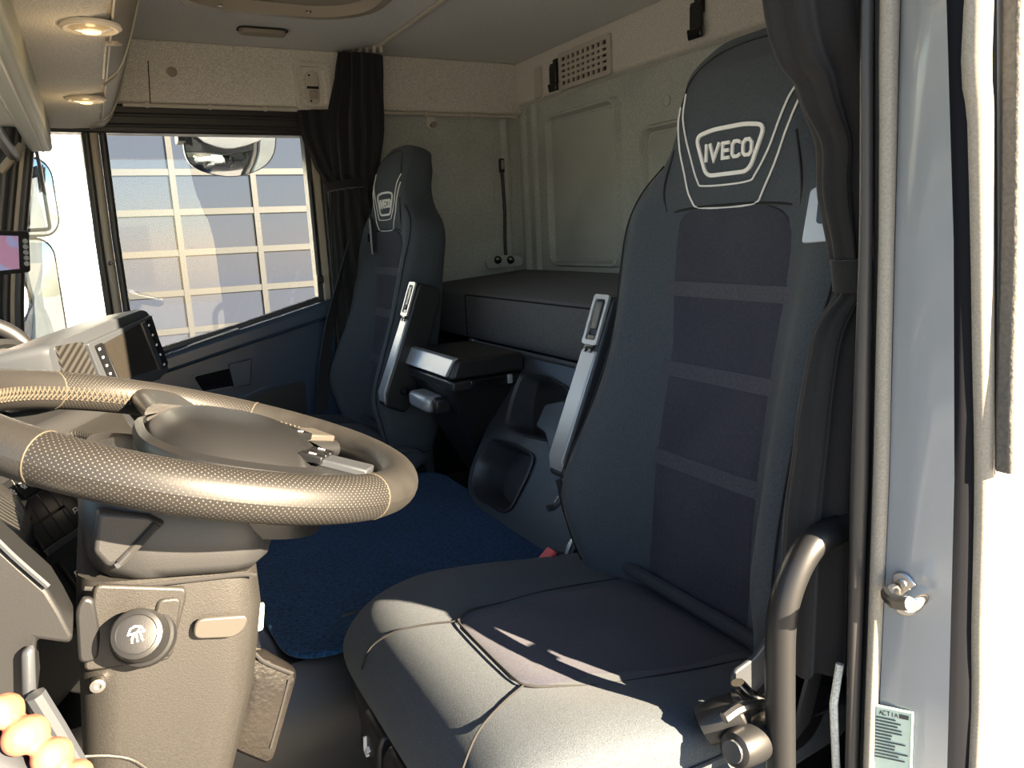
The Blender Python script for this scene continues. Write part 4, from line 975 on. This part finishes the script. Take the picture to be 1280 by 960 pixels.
# base plate round the knob
yk = .2465
kp = [at(px, py, y=yk) for px, py in ((118, 728), (232, 732), (232, 745), (212, 822), (138, 832), (104, 836), (112, 780))]
MB().prism(roundpoly(kp, .006), (0, -.006, 0)).build('knob_plate', COLP, sc, bevel=.003)
MB().prism(roundpoly([at(px, py, y=yk) for px, py in ((196, 745), (226, 742), (215, 815), (180, 822))], .006), (0, -.009, 0)).build('knob_recess', COLP, sc, bevel=.003)
kb = thing('column_knob', 'round dark push knob with white wash symbol on the steering column', 'knob', at(168, 785, y=.24))
ka = V((-.12, -.86, .48)).normalized(); kc = at(180, 795, y=.243)
MB().lathe(kc, ka, [(.025, -.012), (.026, .004), (.0245, .010), (.022, .012), (.021, .016)], 32).build('knob_collar', BLACK, kb)
MB().lathe(kc, ka, [(.020, .008), (.0215, .018), (.021, .034), (.019, .040), (.0155, .0415), (.015, .040), (.013, .0405), (0, .041)], 32).build('knob_cap', BLACK, kb)
ku = V((1, 0, 0)); ku = (ku-ka*ku.dot(ka)).normalized(); kv = ka.cross(ku); kv = kv if kv.z > 0 else -kv
kf = lambda a, b, of: kc+ka*(.0408+of)+ku*a+kv*b
sb = MB()
ribbon(sb, [(-.006, .001), (-.004, .005), (0, .0065), (.004, .005), (.006, .001)], .0006, kf, .0, .0006)
ribbon(sb, [(-.006, .001), (.006, .001)], .0006, kf, .0, .0006)
for a in (-.003, 0, .003): ribbon(sb, [(a, -.001), (a*1.3, -.0055)], .0006, kf, .0, .0006)
ribbon(sb, [(-.004, -.003), (.004, .005)], .0005, kf, .0, .0006)
sb.build('knob_symbol', SYMB, kb, smooth=False)
# brushed insert, screw, lower seam, little loop of the cover
q = roundpoly([at(px, py, y=yk-.001) for px, py in ((244, 772), (310, 767), (306, 784), (292, 795), (240, 797))], .008)
MB().prism(q, (0, -.004, 0)).build('column_insert', pmat('worn_metal_insert', (.10, .095, .085), .35, metal=.6), sc, bevel=.0015)
MB().lathe(at(122, 855, y=.249), (0, -1, 0), [(.0065, -.002), (.006, .004), (.003, .0045), (.003, .002), (0, .002)], 14).build('cover_screw', STEEL, sc)
MB().tube(smoothpath([at(px, py, y=.249) for px, py in ((100, 946), (135, 945), (165, 950), (190, 966))], 4), .0014, 6).build('cover_joint', COLP, sc)
MB().prism(roundpoly([at(px, py, y=.246) for px, py in ((94, 760), (104, 742), (118, 745), (126, 790), (122, 822), (98, 826))], .01), (0, -.008, 0)).build('side_shell', BLACK, sc, bevel=.004)
# far-side lobe of the cover with a pale tag
MB().loft([supring(.03, .112, .40, .50, .66, .1), supring(.04, .120, .40, .505, .58), supring(.03, .105, .40, .50, .52)]).build('ignition_lobe', COLP, sc)
MB().prism(roundpoly([at(px, py, y=.445) for px, py in ((322, 755), (330, 752), (328, 785), (321, 788))], .003), (0, -.004, 0)).build('pale_tag', CREAM, sc)

# black leather pouch hanging from the column
po = thing('leather_pouch', 'worn black leather pouch hanging beside the steering column', 'pouch', at(328, 940, y=.36))
pq = roundpoly([at(px, py, y=.36) for px, py in ((306, 806), (318, 814), (330, 812), (371, 836), (366, 855), (340, 946), (332, 952), (284, 932), (290, 890))], .012, 4)
cc = sum(pq, V())/len(pq)
MB().loft([[cc+(p-cc)*.97+V((0, .008, 0)) for p in pq], [p+V((0, .002, 0)) for p in pq], [p+V((0, -.004, 0)) for p in pq], [cc+(p-cc)*.9+V((0, -.012, 0)) for p in pq], [cc+(p-cc)*.5+V((0, -.016, 0)) for p in pq]]).build('pouch_body', POUCH, po)
MB().tube(smoothpath([at(px, py, y=.345) for px, py in ((318, 816), (332, 828), (366, 842))], 4), .002, 6).build('flap_seam', SEAM, po)
MB().tube(smoothpath([at(px, py, y=.345) for px, py in ((361, 850), (352, 885), (338, 935))], 4), .0014, 6).build('edge_stitch', SEAM, po)
MB().tube([at(318, 812, y=.36), at(312, 800, y=.36)], .003, 6).build('hanging_loop', THREAD, po)

# ================================================================== dashboard
da = thing('dashboard', 'dark dashboard with carbon look trim in front of the wheel', 'dashboard', (-.3, .9, .3))
pf = [(-.62, .05), (-.24, .05), (-.20, .30), (-.17, .50), (-.19, .60), (-.23, .655), (-.34, .675), (-.62, .64)]
MB().loft([[V((x, y, z)) for x, z in pf] for y in (.06, .5, 1.0, 1.5, 1.93)]).build('dash_body', DASHP, da, bevel=.02, seg=3)
FD = V((.413, .911, 0)).normalized(); FN = V((.911, -.413, 0)).normalized(); FP = V((-.066, .75, .75))
FN2 = (FN*.90+V((0, 0, .42))).normalized(); FP2 = V((-.055, .72, .62))
def fpt(px, py, off=0): return onplane(px, py, FP, FN)+FN*off
def fpt2(px, py, off=0): return onplane(px, py, FP2, FN2)+FN2*off
# centre stack carrying the monitor
MB().loft([[FP+FD*a-FN*b+V((0, 0, z-.75)) for a, b in ((-.20, .02), (.36, .02), (.36, .22), (-.20, .22))] for z in (.31, .45, .64, .69)]).build('centre_stack', DASHP, da, bevel=.02, seg=3)
# carbon ledge under the monitor and binnacle hood
lg = [at(px, py, z=.668) for px, py in ((25, 512), (60, 500), (140, 503), (158, 520), (176, 545), (150, 552), (90, 538), (50, 545))]
MB().prism(roundpoly(lg, .02), (0, 0, -.06)).build('carbon_ledge', CARB, da, bevel=.006, seg=3)
MB().prism(roundpoly([at(px, py, z=.66) for px, py in ((140, 508), (160, 516), (186, 548), (168, 556))], .01), (0, 0, -.07)).build('ledge_corner', GREYP, da, bevel=.004)
MB().loft([[V((x, y, z)) for x, z in ((-.34, .60), (-.10-e, .60), (-.085-e, .655-e*.4), (-.12-e, .70-e*.5), (-.22, .715-e*.5), (-.34, .69))] for y, e in ((.16, .04), (.20, .015), (.30, 0), (.45, 0), (.55, .015), (.60, .04))]).build('binnacle_hood', CARB, da, bevel=.012, seg=3)
MB().box((-.115, .215, .605), (-.095, .535, .655)).build('instrument_glass', BLACKG, da, bevel=.004)
# switch field: each switch a raised key with its symbol
def key(cs_, off=.004, mat=BUTT, sym=None, name='switch_key'):
    P = [fpt2(px, py) for px, py in cs_]; cc = sum(P, V())/4; P = [cc+(p-cc)*.93 for p in P]
    k_ = MB().prism(P, FN2*off).build(name, mat, da, bevel=.0008)
    if sym:
        u_ = (P[3]-P[0]).normalized(); v_ = (P[1]-P[0]).normalized(); fn_ = lambda a, b, of: cc+FN2*(off+of)+u_*a+v_*b
        sb = MB()
        for s_ in sym: ribbon(sb, [(a*.004, b*.004) for a, b in s_], .0007, fn_, .0003, .0003)
        sb.build('key_symbol', SYMB, k_, smooth=False)
    return k_
SY = {'lamp': [[(-1, -.6), (.2, -.8), (.8, 0), (.2, .8), (-1, .6), (-1, -.6)], [(1, 0), (1.4, 0)]], 'car': [[(-1, -.5), (1, -.5), (1, .5), (-1, .5), (-1, -.5)], [(-1.3, .9), (-1, .5)], [(1.3, .9), (1, .5)]], 'dash': [[(-.8, 0), (.8, 0)]], 'fan': [[(-1, 0), (0, 1), (1, 0), (0, -1), (-1, 0)], [(-1, -1), (1, 1)]]}
MB().prism(roundpoly([fpt2(px, py, -.012) for px, py in ((-30, 590), (40, 560), (150, 590), (150, 720), (110, 790), (60, 770), (20, 690))], .01), FN2*.011).build('switch_panel', BLACK, da, bevel=.002)
A_ = (19, 27); B_ = (13.2, -8.4)
def cell(i, j, si=1, sj=1, o=(14.6, 635)):
    f_ = lambda a, b: (o[0]+a*A_[0]+b*B_[0], o[1]+a*A_[1]+b*B_[1]); return [f_(i, j), f_(i+si, j), f_(i+si, j+sj), f_(i, j+sj)]
for i in (-1, 0, 1):
    for j in range(4): key(cell(i, j), .004, BUTT, SY['fan'] if (i == -1 and j < 2) else None)
for j, s in ((0, 'car'), (1, 'lamp'), (2, 'dash')):
    key(cell(0, j, 1.15, 1, (72, 628)), .005, BUTT, SY[s])
for j, s in ((0, 'car'), (1, 'fan'), (2, 'dash')):
    key(cell(0, j, 1.5, 1.25, (69, 703)), .005, BUTT, SY[s])
MB().prism([fpt2(px, py, .001) for px, py in ((52, 689), (108, 652), (113, 658), (58, 697))], FN2*.004).build('switch_divider', GREYP, da, bevel=.001)
# lower left cover with its bright trim, footwell edge
pa = [at(px, py, y=.20) for px, py in ((-90, 600), (-30, 655), (0, 684), (24, 706), (60, 738), (76, 764), (92, 795), (88, 806), (46, 800), (42, 835), (46, 880), (0, 905), (-90, 900))]
MB().prism(pa, (0, .055, 0)).build('lower_cover', BLACK, da, bevel=.012, seg=3)
MB().tube(smoothpath([at(px, py, y=.196) for px, py in ((-30, 650), (0, 679), (22, 700), (60, 733))], 4), .0022, 6).build('cover_trim', GREYP, da)
MB().prism([at(px, py, y=.196) for px, py in ((27, 808), (44, 800), (46, 860), (42, 898), (28, 860))], (0, -.012, 0)).build('cover_flange', GREYP, da, bevel=.004)
MB().tube([at(44, 868, y=.17), at(70, 910, y=.17), at(102, 965, y=.17)], .007, 8).build('sill_edge', GREYP, da)

# multimedia monitor
mn = thing('multimedia_monitor', 'dusty multimedia screen in a carbon look housing on the dashboard', 'monitor', FP)
hs = [(57, 436), (66, 428), (120, 407), (178, 386), (186, 389), (197, 415), (207, 462), (203, 474), (150, 492), (76, 492), (66, 470)]
q = roundpoly([fpt(*p) for p in hs], .012)
MB().loft([[p-FN*.075+V((0, 0, -.01)) for p in q], [p-FN*.01 for p in q], [sum(q, V())/len(q)+(p-sum(q, V())/len(q))*.975 for p in q]]).build('housing', GREYP, mn)
MB().prism(roundpoly([fpt(*p, .0) for p in ((68, 433), (101, 427), (125, 484), (82, 486))], .006), FN*.003).build('carbon_panel', CARB, mn)
MB().prism(roundpoly([fpt(*p, .0) for p in ((103, 430), (184, 394), (206, 463), (196, 472), (146, 488), (126, 488))], .004), FN*.008).build('screen_bezel', GREYP, mn, bevel=.002)
MB().prism([fpt(*p, .008) for p in ((122, 430), (168, 405.5), (191, 461), (143, 476))], FN*.0015).build('display', LCD, mn)
MB().prism([fpt(*p, .008) for p in ((168, 404.5), (173, 402), (197, 461), (192, 463))], FN*.004).build('chrome_strip', STEEL, mn, bevel=.001)
MB().prism(roundpoly([fpt(*p, .008) for p in ((174, 402), (181, 398.5), (203, 455), (198, 461))], .004), FN*.003).build('key_column', BUTT, mn)
MB().prism(roundpoly([fpt(*p, .008) for p in ((110.5, 433), (119, 428.5), (139, 477), (131, 480))], .004), FN*.003).build('key_column', BUTT, mn)
for k in range(5):
    a = fpt(118+k*4.6-3, 437+k*10.2, .0105); MB().obox(a, FD, V((0, 0, 1)), FN, .0024, .0018, .0012).build('side_key', SYMB, mn, bevel=.0005)
    b = fpt(178+k*4.9, 407+k*12.2, .0105); MB().obox(b, FD, V((0, 0, 1)), FN, .003, .002, .0012).build('side_key', SYMB, mn, bevel=.0005)
MB().prism(roundpoly([fpt(*p, -.03) for p in ((186, 389), (193, 400), (199, 426), (196, 428), (188, 405))], .003), FN*.02).build('side_flange', BLACK, mn)

# reversing camera display at the left edge
rv = thing('camera_monitor', 'small camera display with purple picture at the left edge', 'monitor', at(20, 344, y=1.1))
n_ = V((.72, -.69, 0)).normalized(); d_ = V((.69, .72, 0)).normalized(); p0 = at(38, 315, y=1.12)
rp = lambda px, py, off=0: onplane(px, py, p0, n_)+n_*off
MB().prism(roundpoly([rp(*p) for p in ((-60, 287), (37, 289), (39, 340), (-60, 350))], .006), n_*-.022).build('display_case', BLACK, rv, bevel=.003)
sc_ = pmat('reversing_picture', (.30, .18, .28), .3, var=(18, (.16, .32, .62), .5, .56), emit=((.30, .16, .26), .55))
MB().prism([rp(*p, .0) for p in ((-56, 293), (22, 295), (23.5, 336), (-56, 344))], n_*.0015).build('display_picture', sc_, rv)
for k in range(5): MB().lathe(rp(30.8+k*.5, 301.5+k*7, 0), n_, [(.0045, -.001), (.004, .003), (0, .004)], 12).build('display_button', SILVER, rv)
MB().tube(smoothpath([rp(-10, 346, -.012), rp(-20, 400, -.02), rp(-40, 470, -.03)], 4), .008, 8).build('display_arm', BLACK, rv)
# curved dash grab bar behind the wheel
gb = thing('dash_handle', 'dark arched handle on the dash behind the wheel rim', 'handle', at(30, 450, y=1.0))
MB().tube(smoothpath([at(px, py, y=1.0) for px, py in ((-40, 398), (0, 410), (24, 424), (44, 446), (60, 470), (66, 500))], 6), .013, 12).build('bar', BLACK, gb)
MB().lathe(at(18, 470, y=.92), V((.5, -.7, .35)), [(.06, -.06), (.065, -.02), (.060, .0), (.05, .004), (.046, -.004), (0, -.006)], 28).build('speaker_pod', BLACK, gb)

# ================================================================== the photographer's hand on the door grip
g0 = CAM+ray(-78, 912)*.42; g1 = CAM+ray(117, 1084)*.42
gt = (g1-g0).normalized(); gv = -ray(30, 950).normalized(); gv = (gv-gt*gv.dot(gt)).normalized(); gu = gv.cross(gt); gu = gu if gu.z > 0 else -gu   # gv to the viewer, gu up-right
gr = thing('door_grip', 'dark grey grip bar in the bottom left corner', 'handle', g1)
MB().tube([g0-gt*.1, g0, g0.lerp(g1, .3), g0.lerp(g1, .6), g1, g1+gt*.1], .0175, 16).build('bar', GREYP, gr)
hand = MB(); gd = g0.lerp(g1, .39)
def digit(s, a0, a1, rad, tip, r0=.0255):
    """finger that starts behind the bar and curls over it; s = position along the bar, angles from the far side over the top"""
    pts = []; rs = []; n = 12
    for k in range(n+1):
        f = k/n; a = math.radians(a0+(a1-a0)*f)
        pts.append(gd+gt*(s)+(-gv*math.cos(a)+gu*math.sin(a))*(r0+.0015*math.sin(f*9)))
        rs.append(rad*(1.12-.22*f+.05*math.cos(f*11)))
    e = (pts[-1]-pts[-2]).normalized()
    for q in (.35, .65, .85, .97): pts.append(pts[n]+e*rad*.9*q); rs.append(rs[n]*math.sqrt(1-q*q))
    hand.tube(pts, rs, 12)
    return pts
fing = [(-.0265, .0102, 122), (-.0075, .0106, 128), (.0110, .0100, 122), (.0280, .0086, 112)]
tips = [digit(s, -35, a1, r, 0) for s, r, a1 in fing]
def lump(c, ax, r, n=14):
    rings = []
    for i in range(1, n):
        a = math.pi*i/n; rings.append([c+ax[0]*math.cos(a)*r[0]+(ax[1]*math.cos(q)*r[1]+ax[2]*math.sin(q)*r[2])*math.sin(a) for q in [2*math.pi*j/16 for j in range(16)]])
    hand.loft(rings)
pc = gd+gt*.003-gv*.030-gu*.034
lump(pc, (gu, gt, gv), (.044, .043, .016))
hand.tube([gd+gt*-.03-gv*.026-gu*.045, gd+gt*-.042-gv*.010-gu*.036, gd+gt*-.046+gv*.010-gu*.026, gd+gt*-.040+gv*.022-gu*.012, gd+gt*-.035+gv*.024-gu*.002], [.013, .0115, .0105, .0095, .006], 12)
hand.tube([pc-gu*.02, pc-gu*.06-gv*.004, pc-gu*.13-gv*.01, pc-gu*.22-gv*.01], [.026, .024, .029, .036], 16)
hn = hand.build('hand', SKIN)
tag(hn, 'bare fingers of a hand curled over the grip at the bottom left', 'hand')
md = hn.modifiers.new('remesh', 'REMESH'); md.mode = 'VOXEL'; md.voxel_size = .0016; md.use_smooth_shade = True
md = hn.modifiers.new('smooth', 'SMOOTH'); md.factor = .5; md.iterations = 4

# ================================================================== outside
GZ = -1.35
yd = MB().box((-40, -30, GZ-.1), (45, 12.3, GZ)).build('ground', CONC, smooth=False)
struct(yd, 'unseen dark grey yard outside the cab', 'ground')
FY = 12.0; K = (FY+.44)/7.44
def fz(z): return .92+(z-.92)*K
bd = thing('workshop_building', 'white workshop building with glazed sectional door outside the passenger window', 'building', (4, FY, GZ))
xs0 = .045*K; cw_ = .675*K; rows_ = [fz(1.92), fz(1.565), fz(1.225), fz(.875), fz(.525), fz(.19), fz(-.16), fz(-.48)]
ncol = 6; xend = xs0+ncol*cw_
MB().box((-3.2, FY-.03, GZ), (xs0+.02, FY+.5, 4.2)).build('wall_pier', WALLW, bd, smooth=False)
MB().box((xend+.1, FY+.05, GZ), (26, FY+.5, 4.2)).build('wall_pier', WALLW, bd, smooth=False)
ztop = rows_[0]+.60*2
MB().box((xs0-.1, FY+.05, ztop), (xend+.1, FY+.5, 4.2)).build('door_head', WALLW, bd, smooth=False)
MB().box((-3.2, FY+.5, GZ), (26, FY+7, 4.2)).build('hall_body', WALLW, bd, smooth=False)
rows_ = [ztop, rows_[0]+.60]+rows_
fw = .045
for z in rows_:
    MB().box((xs0+.02, FY, z-fw), (xend+.1, FY+.09, z+fw)).build('door_rail', FRAMEW, bd, bevel=0, smooth=False)
for k in range(ncol+1):
    x = xs0+k*cw_; MB().box((x-fw*.9, FY-.01, GZ), (x+fw*.9, FY+.09, ztop)).build('door_stile', FRAMEW, bd, bevel=0, smooth=False)
for a, b in zip(rows_, rows_[1:]):
    for k in range(ncol):
        x = xs0+k*cw_; MB().box((x+fw, FY+.035, b+fw), (x+cw_-fw, FY+.05, a-fw)).build('pane', PANE, bd, bevel=0, smooth=False)
MB().box((xs0-.05, FY+.02, GZ), (xend+.05, FY+.08, rows_[-1]-fw)).build('bottom_panel', FRAMEW, bd, bevel=0, smooth=False)

# mirrors seen through the front pane
def ext_mirror(name, label, cpx, cpy, y, w_, h_, nrm, rad, base):
    c = at(cpx, cpy, y=y); n = V(nrm).normalized(); u = V((0, 0, 1)).cross(n).normalized(); v = n.cross(u)
    t = thing(name, label, 'mirror', c, 'outside mirrors')
    o_ = to3(rrect(w_, h_, rad, 6), c, u, v); i_ = to3(rrect(w_-.016, h_-.016, rad*.9, 6), c+n*.002, u, v)
    MB().loft([to3(rrect(w_*.7, h_*.75, rad*.8, 6), c-n*.07, u, v), to3(rrect(w_*.96, h_*.97, rad, 6), c-n*.03, u, v), o_, i_]).build('mirror_housing', BLACK, t)
    # gently convex glass
    G = MB(); n2 = 6; rings = []
    for k in range(n2+1):
        s = 1-k/n2*.98; rings.append(to3(rrect((w_-.016)*s, (h_-.016)*s, rad*.9*s, 6), c+n*(.003+.010*(1-s*s)), u, v))
    G.loft(rings).build('mirror_glass', MIRR, t)
    MB().tube([c-n*.05+v*(h_*.3*base), c-n*.05+v*(h_*.6*base)-u*.05, c-n*.02+v*(h_*.7*base)-u*.16], .012, 10).build('mirror_arm', BLACK, t)
ext_mirror('door_mirror', 'tall outside mirror low beside the windscreen pillar', 40, 372, 2.32, .20, .36, (.62, -.78, 0), .06, -1)
ext_mirror('wide_angle_mirror', 'smaller rounded outside mirror above the tall one', 38, 246, 2.34, .17, .24, (.62, -.78, 0), .06, 1)
wf_ = thing('mirror_bracket', 'thin black wire bracket beside the upper outside mirror', 'bracket', at(60, 286, y=2.3))
MB().tube(smoothpath([at(px, py, y=2.30) for px, py in ((44, 182), (50, 210), (56, 245), (61, 275), (62, 284), (56, 287), (30, 288), (14, 289))], 4), .0055, 8).build('bracket_wire', BLACK, wf_)
# kerb mirror hanging above the passenger window
km = thing('kerb_mirror', 'wide curved kerb mirror hanging outside above the passenger window', 'mirror', at(288, 190, y=2.30), 'outside mirrors')
ko = [at(px, py, y=2.28) for px, py in ((229, 168), (230, 186), (236, 203), (252, 214), (280, 221), (306, 219), (330, 209), (343, 192), (346, 168))]
kq = smoothpath(ko, 3); top2 = [at(px, 160, y=2.28) for px in (346, 310, 265, 229)]
kq = kq+top2; cc = sum(kq, V())/len(kq)
MB().loft([[cc+(p-cc)*.75+V((0, .10, .02)) for p in kq], [cc+(p-cc)*.98+V((0, .05, .005)) for p in kq], kq, [cc+(p-cc)*.97+V((0, -.004, 0)) for p in kq]]).build('mirror_housing', BLACK, km)
MB().loft([[cc+(p-cc)*s+V((0, -.005-.02*(1-s*s), 0)) for p in kq] for s in (.965, .8, .6, .4, .2, .02)]).build('mirror_glass', MIRR, km)
MB().box((.30, 2.06, 1.275), (.345, 2.36, 1.30)).build('mirror_arm', BLACK, km, bevel=.004)
p = at(224, 172, y=2.28); MB().box((p.x-.012, 2.20, p.z-.02), (p.x+.012, 2.30, p.z+.05)).build('mirror_clamp', BLACK, km, bevel=.004)
